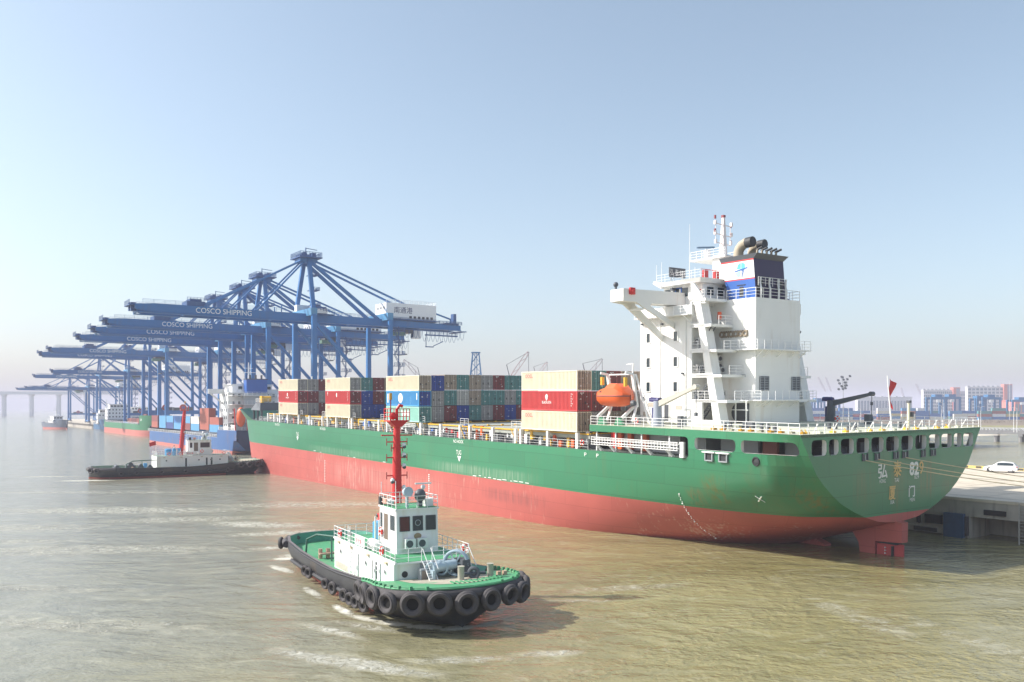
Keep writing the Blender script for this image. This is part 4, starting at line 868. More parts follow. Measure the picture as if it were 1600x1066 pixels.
# ---------------------------------------------------------------- white car on the quay
def suv(loc, rz):
    t = thing('parked_car', 'white estate car parked by the striped kerb at the far side of the quay', 'car', loc, rz)
    pw = mat('car_white', (.80, .80, .80), .25, var=.02); b = MB(pw)
    # half widths per station along the length: (x, sill z, waist z, roof z, half width, roof half width)
    S = [(-2.35, .55, .85, .86, .70, .6), (-2.28, .35, 1.0, 1.02, .84, .7), (-2.1, .3, 1.05, 1.10, .91, .66), (-1.75, .3, 1.06, 1.50, .93, .60), (-1.2, .28, 1.05, 1.62, .94, .62), (-.2, .26, 1.03, 1.66, .95, .64), (.35, .26, 1.02, 1.58, .95, .63), (.75, .26, 1.01, 1.35, .95, .62), (1.15, .26, 1.0, 1.04, .94, .66), (1.7, .28, .93, .96, .92, .66), (2.15, .3, .82, .84, .84, .6), (2.33, .42, .68, .69, .66, .5)]
    b.loft([[(x, -w, zs), (x, -w * 1.01, (zs + zw) / 2), (x, -w * .97, zw), (x, -rw, zr), (x, rw, zr), (x, w * .97, zw), (x, w * 1.01, (zs + zw) / 2), (x, w, zs)] for x, zs, zw, zr, w, rw in S], True)
    b.quad(*[(S[0][0], y, z) for y, z in ((-.7, .55), (.7, .55), (.6, .86), (-.6, .86))]); b.quad(*[(S[-1][0], y, z) for y, z in ((-.66, .42), (.66, .42), (.5, .69), (-.5, .69))]); b.build('body', t, 35)
    g = MB(glass)
    for s in (-1, 1):
        g.loft([[(x, s * (w * .97 + .012 - .02), zw + .05), (x, s * (lerp(w * .97, rw, .8) + .014), lerp(zw, zr, .82))] for x, zs, zw, zr, w, rw in S[3:8]])
    g.quad((1.12, -.8, 1.07), (1.12, .8, 1.07), (.45, .62, 1.56), (.45, -.62, 1.56)); g.quad((-2.12, -.72, 1.14), (-2.12, .72, 1.14), (-1.78, .58, 1.5), (-1.78, -.58, 1.5)); g.build('window', t)
    for x in (-1.4, 1.42):
        for s in (-1, 1):
            w = MB(black); w.torus((x, s * .84, .36), (0, 1, 0), .26, .11, 18, 8); wo_ = w.build('wheel', t, 50); w = MB(grey); w.tube([(x, s * .80, .36), (x, s * .92, .36)], .2, 14); w.build('rim', wo_)
            w = MB(dark); w.tube([(x, s * .7, .38), (x, s * .93, .38)], .43, 18); w.build('wheel_arch', t)
    for s in (-1, 1):
        l = MB(mat('tail_lamp', (.35, .02, .02), .3)); l.box(-2.34, -2.1, s * .78 - .1, s * .78 + .1, .86, 1.0); l.build('tail_lamp', t)
        l = MB(mat('head_lamp', (.5, .52, .55), .15)); l.box(2.0, 2.24, s * .66 - .14, s * .66 + .14, .66, .78); l.build('headlight', t)
    l = MB(dark); l.box(-2.38, -2.2, -.6, .6, .42, .6); l.build('bumper', t)
    return t
cr_ = suv((83.2, 147.0, QZ), R(143)); cr_.scale = (1.1, 1.1, 1.1)
# ---------------------------------------------------------------- ship-to-shore cranes: local x = landward, y = along the berth, z above the quay
CB = mat('crane_blue', (.026, .16, .41), .5, var=.10, scale=.2, streak=.2, streakcol=(.1, .12, .16))
CBL = mat('crane_light_blue', (.07, .25, .45), .5, var=.1, scale=.2)
CBD = mat('crane_dark_blue', (.022, .085, .24), .5)
CWH = mat('machinery_house_white', (.74, .76, .78), .5, var=.05)
crail = mat('crane_rail', (.10, .2, .36), .5)
def make_crane(full=True, outr=53.6, back=31, gz=39.3, apex=61.5, gauge=27.5):
    t = thing('quay_crane', '', 'crane')
    H2 = 8.7
    for y in (-H2, H2):
        for x, wd in ((0, 1.7), (gauge, 1.5)):
            b = MB(CB); ti = 0
            b.hexa([(x - wd * .55, y - .8, 0), (x + wd * .55, y - .8, 0), (x + wd * .55, y + .8, 0), (x - wd * .55, y + .8, 0), (x - wd * .45, y - .6, gz + 2), (x + wd * .45, y - .6, gz + 2), (x + wd * .45, y + .6, gz + 2), (x - wd * .45, y + .6, gz + 2)])
            b.build('leg', t)
        b = MB(CB); b.bar((0, y, 9.0), (gauge, y, 9.0), 1.2, 2.0); b.build('portal_beam', t)
        b = MB(CB); b.bar((.5, y, gz - .5), (gauge - .3, y, 10.5), .9, 1.2, (0, 1, 0)); b.build('diagonal_brace', t)
        b = MB(CB); b.bar((0, y, gz + 1.5), (.8, y * .22, apex), 1.1, 1.3, (1, 0, 0)); b.build('mast_leg', t)
    for x in (0, gauge):
        b = MB(CB); b.bar((x, -H2, 2.0), (x, H2, 2.0), 1.3, 1.8); b.build('sill_beam', t)
        b = MB(CBL); b.bar((x, -H2 - .3, gz + 3.2), (x, H2 + .3, gz + 3.2), 2.0, 2.4); b.build('cross_beam', t)
        for y in (-H2, H2):
            b = MB(dgrey); b.box(x - 1, x + 1, y - 3.4, y + 3.4, -.1, 1.4); [b.tube([(x, y + k, .1), (x, y + k, .1001)], .1) for k in ()]; b.build('bogie', t)
    # twin-girder boom and bridge
    bm = MB(CB)
    for y in (-3.6, 3.6):
        bm.prism([(-outr, gz + 2.6), (-outr, gz + 1.2), (-outr + 3, gz + .5), (back + gauge, gz + .3), (back + gauge, gz + 2.1), (gauge, gz + 2.7), (-outr + 16, gz + 3.0), (-outr + 5, gz + 3.0)], 1, y - .5, y + .5)
        bm.box(-outr + 1, back + gauge, y - .95, y + .95, gz + .1, gz + .35)
    for k in range(9): x = lerp(-outr + 1, back + gauge - 1, k / 8); bm.box(x - .3, x + .3, -3.1, 3.1, gz + .3, gz + 1.5)
    bo = bm.build('boom', t)
    txt('COSCO SHIPPING', 'lettering', NW, (-outr + 26, -4.13, gz + 1.75), (1, 0, 0), ZV, 17.2, 1.6, bo)
    r_ = MB(crail)
    for y in (-4.6, 4.6): r_.rail([(-outr + 2, y, gz + 3.0), (-8, y, gz + 3.0)], 1.1, 3.2, .05); r_.rail([(2, y, gz + 2.8), (gauge + back, y, gz + 2.2)], 1.1, 3.2, .05)
    r_.use(CBD); r_.box(-outr - 1.6, -outr + 1.5, -3.8, 3.8, gz + 2.2, gz + 2.5); r_.rail([(-outr - 1.5, -3.8, gz + 2.5), (-outr - 1.5, 3.8, gz + 2.5)], 1.3, 1.2, .06); r_.box(-outr - .8, -outr + .6, -2, -.8, gz + .6, gz + 3.2); r_.box(-outr - .8, -outr + .6, .8, 2.4, gz + .9, gz + 3.4)
    r_.build('boom_walkway', bo)
    # sheaves and platform at the top of the mast
    a = MB(CBD); a.box(-3.2, 4.6, -4.6, 4.6, apex - .7, apex - .35); a.rail([(-3, -4.5, apex - .35), (4.4, -4.5, apex - .35), (4.4, 4.5, apex - .35), (-3, 4.5, apex - .35), (-3, -4.5, apex - .35)], 1.5, 1.0, .08)
    a.use(CB); a.box(-2.4, 3.6, -2.6, 2.6, apex - 2.0, apex - .7); a.use(CBD)
    for y in (-2.6, -1.0, 1.0, 2.6): a.tube([(-.9, y, apex + .3), (-.9, y + .5, apex + .3)], 1.0, 10); a.box(1.5, 3.0, y - .3, y + .3, apex - .4, apex + 1.2)
    a.bar((.5, 0, apex), (.5, 0, apex + 3.2), .25); a.bar((.5, 0, apex + 3.0), (4.5, 0, apex + 2.7), .2); a.build('mast_head', t)
    # stays
    st = MB(CB)
    for y in (-2.6, 2.6):
        st.bar((-.5, y * .8, apex - 1), (-outr + 20, y * 1.3, gz + 3), .55, .55); st.bar((-.5, y * .8, apex - 1.4), (-17, y * 1.3, gz + 3), .5, .5)
        st.bar((1.2, y * .8, apex - .8), (gauge + 18, y * 1.3, gz + 5), .6, .6)
        st.bar((1.0, y * .8, apex - 1.5), (gauge - 2, y * 1.3, gz + 2.5), 1.0, 1.0)
        st.bar((gauge + 6, y * 1.3, gz + 8.6), (gauge + 6, y * 1.3, gz + 2.5), .3); 
        st.bar((-9, y * 1.3, gz + 3), (-9, y * 1.3, gz + 5.2), .3)
    st.bar((gauge + 19, -3, gz + 6.5), (gauge + back - 4, -3.4, gz + 4.2), .5); st.bar((gauge + back - 4, -3.4, gz + 4.2), (gauge + back - 4, -3.4, gz + 1.8), .4); st.build('stay', t)
    hd = MB(CBD); hd.box(-outr + 15, -outr + 20.5, -3.2, 3.2, gz + 3, gz + 4.6); hd.box(-outr + 16, -outr + 19.5, -2.6, 2.6, gz + 4.6, gz + 5.3); hd.rail([(-outr + 15, -3.4, gz + 4.6), (-outr + 21, -3.4, gz + 4.6)], 1.1, 1, .06); hd.build('stay_anchorage', t)
    # machinery house and rear deck
    mh = MB(CWH); x0, x1 = gauge + .6, gauge + 20.5
    mh.box(x0, x1, -4.4, 4.4, gz + 3.2, gz + 8.6); mh.use(dark)
    for k in range(6): mh.box(x0 + 9 + k * 1.7, x0 + 10 + k * 1.7, -4.46, -4.38, gz + 3.4, gz + 4.3)
    for k in range(3): mh.box(x0 - .06, x0 + .05, -3 + k * 2.4, -2.2 + k * 2.4, gz + 6.5, gz + 7.3)
    mho = mh.build('machinery_house', t)
    txt('南通港', 'lettering', mat('lettering_dark', (.03, .05, .14), .6), (x0 + 6.6, -4.47, gz + 6.2), (1, 0, 0), ZV, 7.2, 2.2, mho)
    rr = MB(CWH); rr.rail([(x0, -4.4, gz + 8.6), (x1, -4.4, gz + 8.6), (x1, 4.4, gz + 8.6)], 1.1, 1.8, .06); rr.use(CBD); rr.box(x0 - 1, x1 + 1, -5.4, 5.4, gz + 2.7, gz + 3.0); rr.rail([(x1 + 1, -5, gz + 2), (gauge + back, -5, gz + 2)], 1.1, 1.6, .07)
    rr.box(gauge + back - 3, gauge + back - 1.8, -4, -2, gz + 2, gz + 6.2); rr.box(gauge + back - 6, gauge + back - 1, -4.4, 4.4, gz + 2, gz + 2.8); rr.box(gauge + back, gauge + back + 2.4, -4.4, 4.4, gz - .3, gz); rr.build('rear_platform', t)
    # trolley, operator's cab, festoon loops
    tr = MB(dgrey); tx = gauge + 9 if full else 8
    tr.box(tx - 3, tx + 3, -3, 3, gz - 1.6, gz - .3); tr.use(CWH); tr.box(tx + 3.2, tx + 6.0, -2.8, -.6, gz - 3.4, gz - .6); tr.use(glass); tr.box(tx + 3.1, tx + 3.25, -2.6, -.8, gz - 3.0, gz - 1.4); tr.use(mat('old_green', (.12, .22, .17), .6)); tr.box(tx - 4.5, tx - .5, -3.4, -1, gz - 2.6, gz - 1.2)
    tr.build('trolley', t)
    fs = MB(CBD)
    for k in range(16):
        x = gauge + 4 + k * 1.75; fs.tube([(x + 1.75 * i / 6, -4.9, gz - .6 - (3.9 if 5 < k < 14 else 2.9) * sin(pi * i / 6) ** .7) for i in range(7)], .07, 4)
    fs.box(gauge + 2, gauge + back, -5, -4.8, gz - .6, gz - .4); fs.box(gauge + 16, gauge + 29, -5.4, -4, gz - 2.3, gz - 1.9); fs.rail([(gauge + 16, -5.4, gz - 1.9), (gauge + 29, -5.4, gz - 1.9)], .9, 1.2, .05); fs.bar((gauge + 16, -5, gz - 2), (gauge + 16, -5, gz - 6.4), .2); fs.box(gauge + 16, gauge + 19, -5.3, -4.4, gz - 6.5, gz - 6.2); fs.bar((gauge + 19, -5, gz - 6), (gauge + 23, -5, gz - 4.2), .25); fs.build('festoon', t)
    # access tower with zigzag stairs by the landward leg
    sw = MB(CBD)
    for k in range(int(gz // 4)):
        z = 1.5 + k * 4; s = 1 if k % 2 else -1
        sw.ladder((gauge + 1.6 + 1.2 * (1 - s), -H2, z), (gauge + 1.6 + 1.2 * (1 + s), -H2, z + 4), .9, (0, 1, 0), 5, .09); sw.box(gauge + 1.0, gauge + 5.2, -H2 - .9, -H2 + .9, z + 3.9, z + 4.05); sw.rail([(gauge + 1.2, -H2 - .9, z + 4.05), (gauge + 5.2, -H2 - .9, z + 4.05), (gauge + 5.2, -H2 + .9, z + 4.05)], 1.1, 1.1, .07)
    sw.bar((gauge + 3.2, -H2, 1), (gauge + 3.2, -H2, gz), .3); sw.build('stair_tower', t)
    for x, z in ((1.8, gz + 6), (1.5, gz + 11), (1.2, gz + 16)):
        w = MB(CBD); w.box(x, x + 3, -2.4, 1.4, z, z + .2); w.rail([(x, -2.4, z), (x + 3, -2.4, z), (x + 3, 1.4, z)], 1.1, 1, .07); w.ladder((x + .6, 0, z - 5), (x + 1.6, 0, z), .8, (0, 1, 0), 6, .08); w.build('mast_stair', t)
    w = MB(CWH); w.box(-1, 3.5, 4.2, 6.5, gz + 4.4, gz + 6.6); w.box(1.5, 5.5, -6.6, -4.8, gz + 3, gz + 4.6); w.use(CBD); w.box(1, 8, -6.9, -4.7, gz + 2.6, gz + 2.8); w.rail([(0, -6.9, gz + 4.6), (8, -6.9, gz + 2.8)], 1.2, 1, .07); w.box(2.2, 6.2, -4, 4, gz + 4.5, gz + 5.5); w.build('equipment_platform', t)
    # cable reel on the portal beam
    w = MB(mat('reel_red', (.45, .08, .05), .5)); w.tube([(8, -H2 - 1.1, 11.6), (8, -H2 - .7, 11.6)], 1.8, 18); w.use(CB); w.tube([(8, -H2 - 1.2, 11.6), (8, -H2 - .6, 11.6)], .8, 12); w.use(dgrey); w.box(3, 6.4, -H2 - .8, -H2 + .8, 10, 11.6); w.box(9.9, 13, -H2 - .8, -H2 + .8, 10, 11.8); w.build('cable_reel', t)
    # spreader hanging from the trolley
    w = MB(dgrey)
    for y in (-2.4, 2.4):
        for x in (tx - 1.2, tx + 1.2): w.bar((x, y, gz - 1.4), (x * .98 + .02 * tx, y, gz - 9), .07)
    w.box(tx - .5, tx + .5, -3, 3, gz - 9.4, gz - 9); w.build('spreader', t)
    return t
CR = make_crane()
def place_crane(t, px_u, v, sx, sz, label): 
    t['label'] = label; t['group'] = 'ship-to-shore cranes along the berth'
    p = berth(px_u, v, QZ); t.matrix_world = Matrix.Translation(p) @ Matrix.Rotation(BERTH, 4, 'Z') @ Matrix.Diagonal((sx, sx, sz, 1)); return t
VQ = 37.6
spots = [(226.0, 1, 1), (271, 1, .985), (296, 1, .965), (333, 1, .96), (430, .99, .97), (470, .99, .97), (527, .77, .80), (630, .76, .81), (680, .77, .64), (778, .73, .66)]
names = ['nearest blue quay crane, its white machinery house clear of the others', 'second blue quay crane from the near end of the berth', 'third blue quay crane from the near end, boom tip just below the second',
         'fourth blue quay crane, lowest of the upper bunch of lettered booms', 'fifth blue quay crane, upper boom of the middle pair', 'sixth blue quay crane, lower boom of the middle pair, reaching farthest left of it',
         'smaller blue quay crane, upper boom of the hazy pair below the middle booms', 'smaller blue quay crane, lower boom of the hazy pair below the middle booms', 'small pale crane, upper boom just above the far bridge', 'farthest and palest quay crane, boom tip in front of the far bridge']
for i, ((u, sx, sz), lab) in enumerate(zip(spots, names)):
    c = CR if i == 0 else copy_tree(CR)
    place_crane(c, u, VQ, sx, sz, lab)
    if i:
        for ch in c.children:
            if ch.name.split('.')[0] in ('trolley', 'spreader'): ch.location.x = [0, -9, -22, -14, -38, -6, -30, -18, -44, -25][i]
# ---------------------------------------------------------------- tugs: local x = ahead, y = to port, z up
TBLK = mat('tug_black_hull', (.045, .046, .052), .45, var=.25, scale=.8, streak=.5, streakcol=(.13, .10, .07))
TDK = mat('tug_green_deck', (.07, .30, .14), .65, var=.16, scale=.7, streak=.3, streakcol=(.30, .27, .2), bump=.2)
TDK2 = mat('tug_teal_bulwark', (.08, .30, .22), .55, var=.1)
TWORN = mat('worn_deck', (.40, .37, .29), .8, var=.3, scale=1.2)
TW = mat('tug_white', (.80, .80, .79), .45, var=.06, streak=.5, streakcol=(.5, .36, .2))
RAILW = cleanwhite
STEEL = mat('winch_steel', (.40, .50, .56), .4, .2, var=.2, scale=3)
def interp(x, pts): return table(x, pts)
DK = [(-30.6, 0), (-30.4, 1.7), (-29.7, 3.1), (-28.4, 4.2), (-25.5, 4.85), (-20, 5.1), (-10, 5.2), (-3, 5.3), (0, 5.3), (1.5, 5.45), (3, 5.25), (4, 4.85), (4.8, 4.15), (5.5, 3.1), (6.0, 1.7), (6.2, 0)]
WL = [(-30.6, 0), (-30.0, .5), (-29.3, 2.2), (-27.6, 3.3), (-24, 4.1), (-16, 4.5), (-8, 4.5), (-4, 4.2), (-1, 3.2), (1.2, 2.0), (2.8, .9), (3.6, .1), (3.7, 0), (6, 0)]
ZT = [(-30, 2.5), (-26, 2.45), (-18, 2.2), (-10, 2.25), (-3, 2.75), (0, 3.05), (3, 3.2), (6, 3.3)]
ZD = [(-30, 1.5), (-14, 1.5), (-8, 1.65), (-3, 2.3), (0, 2.85), (3, 3.08), (6, 3.18)]
SHIFT = ('deckhouse', 'boat_deck', 'boat_deck_rail', 'stairs', 'wheelhouse', 'mast', 'water_tank', 'raft_canister', 'notice_board')
def make_tug(M, label, name, hx=(-14.7, 0), wx=(-6.9, -3.15), mastx=-7.6, lean=0.0, greendeck=True, rope_bow=False, house_h=4.2, wz=7.6, hy=0.0, cage=True):
    t = thing('tugboat', label, 'tugboat', matrix=M)
    dk = TDK if greendeck else mat('tug_dull_deck', (.22, .30, .22), .7, var=.2)
    xs = [p[0] for p in DK]; xs = sorted(set(xs + [-30.55, -30.5, -30.2, -29.2, -27, -23, -15, -6, -1.5, 1, 2.8, 4.2, 5.2, 5.65]))
    h = MB(TBLK); rings = []
    for x in xs:
        b, w, z = interp(x, DK), interp(x, WL), interp(x, ZT)
        xw = min(x, 3.7 + (x - 3.7) * .35)                     # the stem rakes back towards the water
        prof = [(b, z, x), (b * 1.0 + .02, z - .75, x), (lerp(w, b, .72), max(.9, z - 1.7), lerp(xw, x, .75)), (lerp(w, b, .25), .4, lerp(xw, x, .25)), (lerp(w, b, .2), .36, lerp(xw, x, .2)), (w, 0, xw), (w * .9, -.9, xw)]
        rings.append([(q[2], -q[0], q[1]) for q in prof] + [(q[2], q[0], q[1]) for q in prof[::-1]])
    for a, c in zip(rings, rings[1:]):
        for k in range(13):
            if k == 6: continue
            h.use(HRED if k in (4, 5, 7, 8) and a[0][0] < -4 else TBLK); h.quad(a[k], a[k + 1], c[k + 1], c[k])
    hull_ = h.build('hull', t, 40)
    # bulwark: cap and green inner face, then the deck
    b = MB(mat('bulwark_cap', (.16, .14, .14), .7, var=.2)); i_ = MB(TDK2 if greendeck else dk); d_ = MB(dk)
    def edge(x, off): b_ = interp(x, DK); return max(0, b_ - off)
    for s in (-1, 1):
        for x0, x1 in zip(xs, xs[1:]):
            if x1 > -1.4: continue
            z0, z1 = interp(x0, ZT), interp(x1, ZT); o0, o1 = min(.28, interp(x0, DK)), min(.28, interp(x1, DK))
            sx0 = .28 if x0 < -30 else 0; sx1 = .28 if x1 < -30 else 0
            b.quad((x0, s * edge(x0, 0), z0 + .03), (x1, s * edge(x1, 0), z1 + .03), (x1 + sx1, s * edge(x1, .28), z1 + .03), (x0 + sx0, s * edge(x0, .28), z0 + .03))
            i_.quad((x0 + sx0, s * edge(x0, .28), z0 + .03), (x1 + sx1, s * edge(x1, .28), z1 + .03), (x1 + sx1, s * edge(x1, .5), interp(x1, ZD)), (x0 + sx0, s * edge(x0, .5), interp(x0, ZD)))
    for x0, x1 in zip(xs, xs[1:]):
        d_.quad((x0, -edge(x0, .05), interp(x0, ZD)), (x1, -edge(x1, .05), interp(x1, ZD)), (x1, edge(x1, .05), interp(x1, ZD)), (x0, edge(x0, .05), interp(x0, ZD)))
    b.build('bulwark_cap', t); i_.build('bulwark', t, 40); d_.build('deck', t)
    w = MB(TWORN); w.quad(*[(x, y, interp(x, ZD) + .02) for x, y in ((.3, -3.2), (2.2, -3.0), (4.0, -1.6), (4.7, .2), (4.4, 2.0), (3.2, 3.2), (.3, 3.4))])
    if greendeck:
        w.use(TDK)
        for k in range(12): y = -.6 + k * .36; x = 4.3 - .12 * abs(y - .5) ** 1.5; w.box(x - .5, x + .25, y, y + .16, 3.14, 3.2)
    w.use(TWORN)
    for x0, x1 in zip(range(-16, -2), range(-15, -1)): w.quad(*[(x, -interp(x, DK) + o, interp(x, ZD) + .02) for x, o in ((x0, .55), (x1, .55), (x1, 1.0), (x0, 1.0))])
    w.build('worn_patch', t)
    g = MB(TDK if greendeck else dgrey)                          # chains and lashings under the bow edge
    for k in range(70):
        x = lerp(-1.5, 5.7, (k % 35) / 34); s = -1 if k < 35 else 1; b_ = interp(x, DK); z = interp(x, ZT)
        k % 2 and g.bar((x, s * b_, z - .08), (x + .2 * ((k % 3) - 1), s * (b_ + .16), z - .2 - .1 * (k % 3)), .07); k % 3 == 0 and g.box(x - .1, x + .1, s * b_ - .1, s * b_ + .1, z - .15, z + .12)
    for s in (-1, 1): g.tube([(x, s * (interp(x, DK) + .04), interp(x, ZT) - .1) for x in (-1.6, -.6, .4, 1.4, 2.4, 3.2, 4, 4.6, 5.1, 5.6, 6.0)] + [(6.22, 0, 3.2)], .09, 5)
    g.build('fender_chain', t)
    g = MB(black)
    ring_ = [(x, -interp(x, DK) - .02, interp(x, ZT) - .55) for x in (-1.2, 0, 1, 2, 3, 3.6, 4.2, 4.8, 5.2, 5.5)] + [(6.25, 0, 2.75)] + [(x, interp(x, DK) + .02, interp(x, ZT) - .55) for x in (5.5, 5.2, 4.8, 4.2, 3.6, 3, 2, 1, 0, -1.2)]
    g.tube(ring_, .42, 8); g.build('bow_fender', t, 50)
    g = MB(black); st_ = [(-26, -4.9), (-28, -4.5), (-29.3, -3.7), (-30.1, -2.6), (-30.6, -1.3), (-30.75, 0)]; st_ = st_ + [(x, -y) for x, y in st_[-2::-1]]; g.tube([(x, y, 2.05) for x, y in st_], .36, 8); g.build('stern_fender', t, 50)
    g = MB(mat('rubbing_strake', (.03, .03, .034), .6), None)
    for s in (-1, 1):
        pts = [(x, s * (lerp(interp(x, WL), interp(x, DK), .85) + .06), .95 + (x + 10) * .012) for x in (-24, -20, -16, -12, -8, -4, -1.5)]
        g.tube(pts, .2, 6); pts = [(x, s * (interp(x, DK) + .03), interp(x, ZT) - .12) for x in (-27, -24, -20, -16, -12, -8, -4, -1.5)]; g.tube(pts, .09, 6)
    g.build('rubbing_strake', t, 50)
    # deckhouse
    x0, x1 = hx; Hh = house_h
    b = MB(TW); n = 8
    lo = lambda x: interp(x, ZD) - .02
    for k in range(n):
        a, c = lerp(x0, x1, k / n), lerp(x0, x1, (k + 1) / n)
        for y in (-2.95, 2.95): b.quad((a, y, lo(a)), (c, y, lo(c)), (c, y, Hh - .12), (a, y, Hh - .12))
    b.quad((x0, -2.95, lo(x0)), (x0, 2.95, lo(x0)), (x0, 2.95, Hh - .12), (x0, -2.95, Hh - .12)); b.quad((x1, -2.95, lo(x1)), (x1, 2.95, lo(x1)), (x1, 2.95, Hh - .12), (x1, -2.95, Hh - .12))
    b.box(x0 - .02, x1 + .45, -3.05, 3.05, Hh - .12, Hh - .002); ho = b.build('deckhouse', t)
    L_ = x1 - x0
    for fx in (.13, .58, .75, .88):
        p = MB(dark); x = x0 + L_ * fx; p.tube([(x, -2.99, Hh - 1.0), (x, -2.93, Hh - 1.0)], .17, 12); p.use(TW); p.torus((x, -2.98, Hh - 1.0), (0, 1, 0), .2, .04, 14, 5); p.build('porthole', ho)
    for fx in (.4, .69, .76):
        p = MB(dark); x = x0 + L_ * fx; z = lo(x) + .15; p.box(x - .17, x + .17, -2.985, -2.9, z, Hh - .55); p.use(TW); p.box(x + .2, x + .75, -3.05, -2.98, z, Hh - .5); p.use(grey); p.bar((x + .7, -3.1, z + .6), (x + .7, -3.1, z + .9), .05); p.build('door', ho)
    p = MB(mat('louvre_beige', (.55, .5, .42), .6)); 
    for k in range(6): x = x0 + .5; p.box(x, x + 3.4, -3.0, -2.94, lo(x) + .2 + k * .1, lo(x) + .25 + k * .1)
    p.build('louvre', ho)
    for fx in (.1, .33, .62, .9): p = MB(mat('brass_lamp', (.55, .45, .3), .4)); x = x0 + L_ * fx; p.box(x - .22, x + .22, -3.1, -2.94, Hh - .35, Hh - .22); p.build('wall_lamp', ho)
    p = MB(dark); z = Hh - .95; p.tube([(x1 + .04, -2.1, z), (x1 - .02, -2.1, z)], .24, 14); p.tube([(x1 + .04, -.6, z), (x1 - .02, -.6, z)], .22, 14); p.build('porthole', ho)
    p = MB(mat('recess_grey', (.50, .52, .54), .6)); p.box(x1 - .01, x1 + .015, -.9, 2.6, lo(x1), Hh - .15); p.use(dgrey); p.box(x1 - .01, x1 + .1, .35, .95, Hh - 1.15, Hh - .5); p.box(x1, x1 + .12, -.1, .2, lo(x1), lo(x1) + 1.3); p.build('front_recess', ho)
    u = MB(dk); u.box(x0 + .1, x1 + .35, -2.9, 2.9, Hh, Hh + .03); u.use(TW); u.box(x0 + .1, x1 + .4, -3.0, -2.9, Hh, Hh + .06); u.build('boat_deck', t)
    r_ = MB(RAILW); r_.rail([(x1 + .38, .9, Hh), (x1 + .38, 3, Hh), (x0 + .1, 3, Hh), (x0 + .1, -3, Hh), (x1 + .38, -3, Hh), (x1 + .38, -.9, Hh)], 1.0, 1.0, .026); r_.rail([(x1 + .38, .9, Hh), (x1 + .38, -.05, Hh)], 1.0, 1, .026); r_.build('boat_deck_rail', t)
    for y in (-.55, 2.55): s_ = MB(RAILW); s_.ladder((x1 + 1.9, y, lo(x1 + 1) + .05), (x1 + .5, y, Hh), .65, (0, 1, 0), 8, .05); [s_.bar((x1 + 1.9, y + k, lo(x1 + 1) + .9), (x1 + .5, y + k, Hh + .95), .045) for k in (-.33, .33)]; s_.build('stairs', t)
    s_ = MB(RAILW); s_.ladder((x0 + 4.6, -3.1, lo(x0 + 4)), (x0 + 4.6, -3.1, Hh + 1.5), .5, (1, 0, 0), 10, .045); s_.build('stairs', t)
    # wheelhouse
    a, c = wx; y0, y1 = -1.55, 1.95
    b = MB(TW); b.hexa([(a, y0, Hh), (c + .1, y0, Hh), (c + .1, y1, Hh), (a, y1, Hh), (a, y0, wz), (c - .05, y0, wz), (c - .05, y1, wz), (a, y1, wz)]); b.box(a - .1, c + .05, y0 - .1, y1 + .1, wz, wz + .12); wo2 = b.build('wheelhouse', t)
    def win(p0, p1, p2, p3, m_=glass): g = MB(m_); g.hexa([Vector(p) for p in p0 + p1 + p2 + p3]) if False else g.quad(p0, p1, p2, p3); g.build('window', wo2)
    zb, zt = wz - 1.62, wz - .5
    for k in range(3):
        y = y0 + .28 + k * 1.1; f = lambda z: lerp(c + .1, c - .05, (z - Hh) / (wz - Hh)) + .015
        win((f(zb), y, zb), (f(zb), y + .82, zb), (f(zt), y + .82, zt), (f(zt), y, zt), glass if k else mat('dim_red_interior', (.09, .02, .02), .15))
        g = MB(dgrey)
        for (ya, za, yb, zc) in ((y, zb, y + .82, zb), (y, zt, y + .82, zt), (y, zb, y, zt), (y + .82, zb, y + .82, zt)): g.bar((f(za) + .01, ya, za), (f(zc) + .01, yb, zc), .05)
        if k == 1: g.use(grey); g.torus((f(zb + .6) + .02, y + .41, zb + .6), (1, 0, 0), .22, .035, 16, 5)
        g.build('window_frame', wo2)
    for s, y in ((-1, y0 - .015), (1, y1 + .015)):
        for (xa, xb, zz) in ((a + .15, a + .65, zb), (a + 1.0, a + 1.9, Hh + .9), (a + 2.4, c - .35, zb)):
            win((xa, y, zz), (xb, y, zz), (xb, y, zt + .05), (xa, y, zt + .05), glass if zz == zb else mat('doorway_brown', (.16, .12, .09), .5))
    p = MB(mat('bronze_plaque', (.30, .23, .13), .5)); p.ball((c + .09, .2, wz - 2.05), .28, 16, 6, (.12, 1.15, .85)); p.build('oval_plaque', wo2, 50)
    for y in (-.55, .5):
        p = MB(white); p.box(c + .1, c + .5, y - .42, y + .42, Hh + .45, Hh + 1.2); p.use(dgrey); p.torus((c + .51, y - .08, Hh + .82), (1, 0, 0), .24, .05, 14, 5); p.tube([(c + .5, y - .08, Hh + .82), (c + .52, y - .08, Hh + .82)], .2, 12); p.build('air_conditioner', wo2, 40)
    g = MB(dk); g.box(a, c - .05, y0, y1, wz + .12, wz + .15); g.build('roof_deck', wo2)
    r_ = MB(RAILW); r_.rail([(a, y0, wz + .12), (c - .05, y0, wz + .12), (c - .05, y1, wz + .12), (a, y1, wz + .12), (a, y0, wz + .12)], .95, .9, .026); r_.bar((c - .4, y0 + .1, wz + .1), (c - .4, y0 + .1, wz + 2.3), .04); r_.bar((a + .1, y0 + .1, wz + .1), (a + .1, y0 + .1, wz + 2.0), .04); r_.build('roof_rail', wo2)
    p = MB(dgrey); p.ball((c - .75, .75, wz + 1.05), .48, 14, 8, (.85, 1, 1.1)); p.box(c - .9, c - .6, .6, .9, wz + .1, wz + .6); p.build('searchlight', wo2, 50)
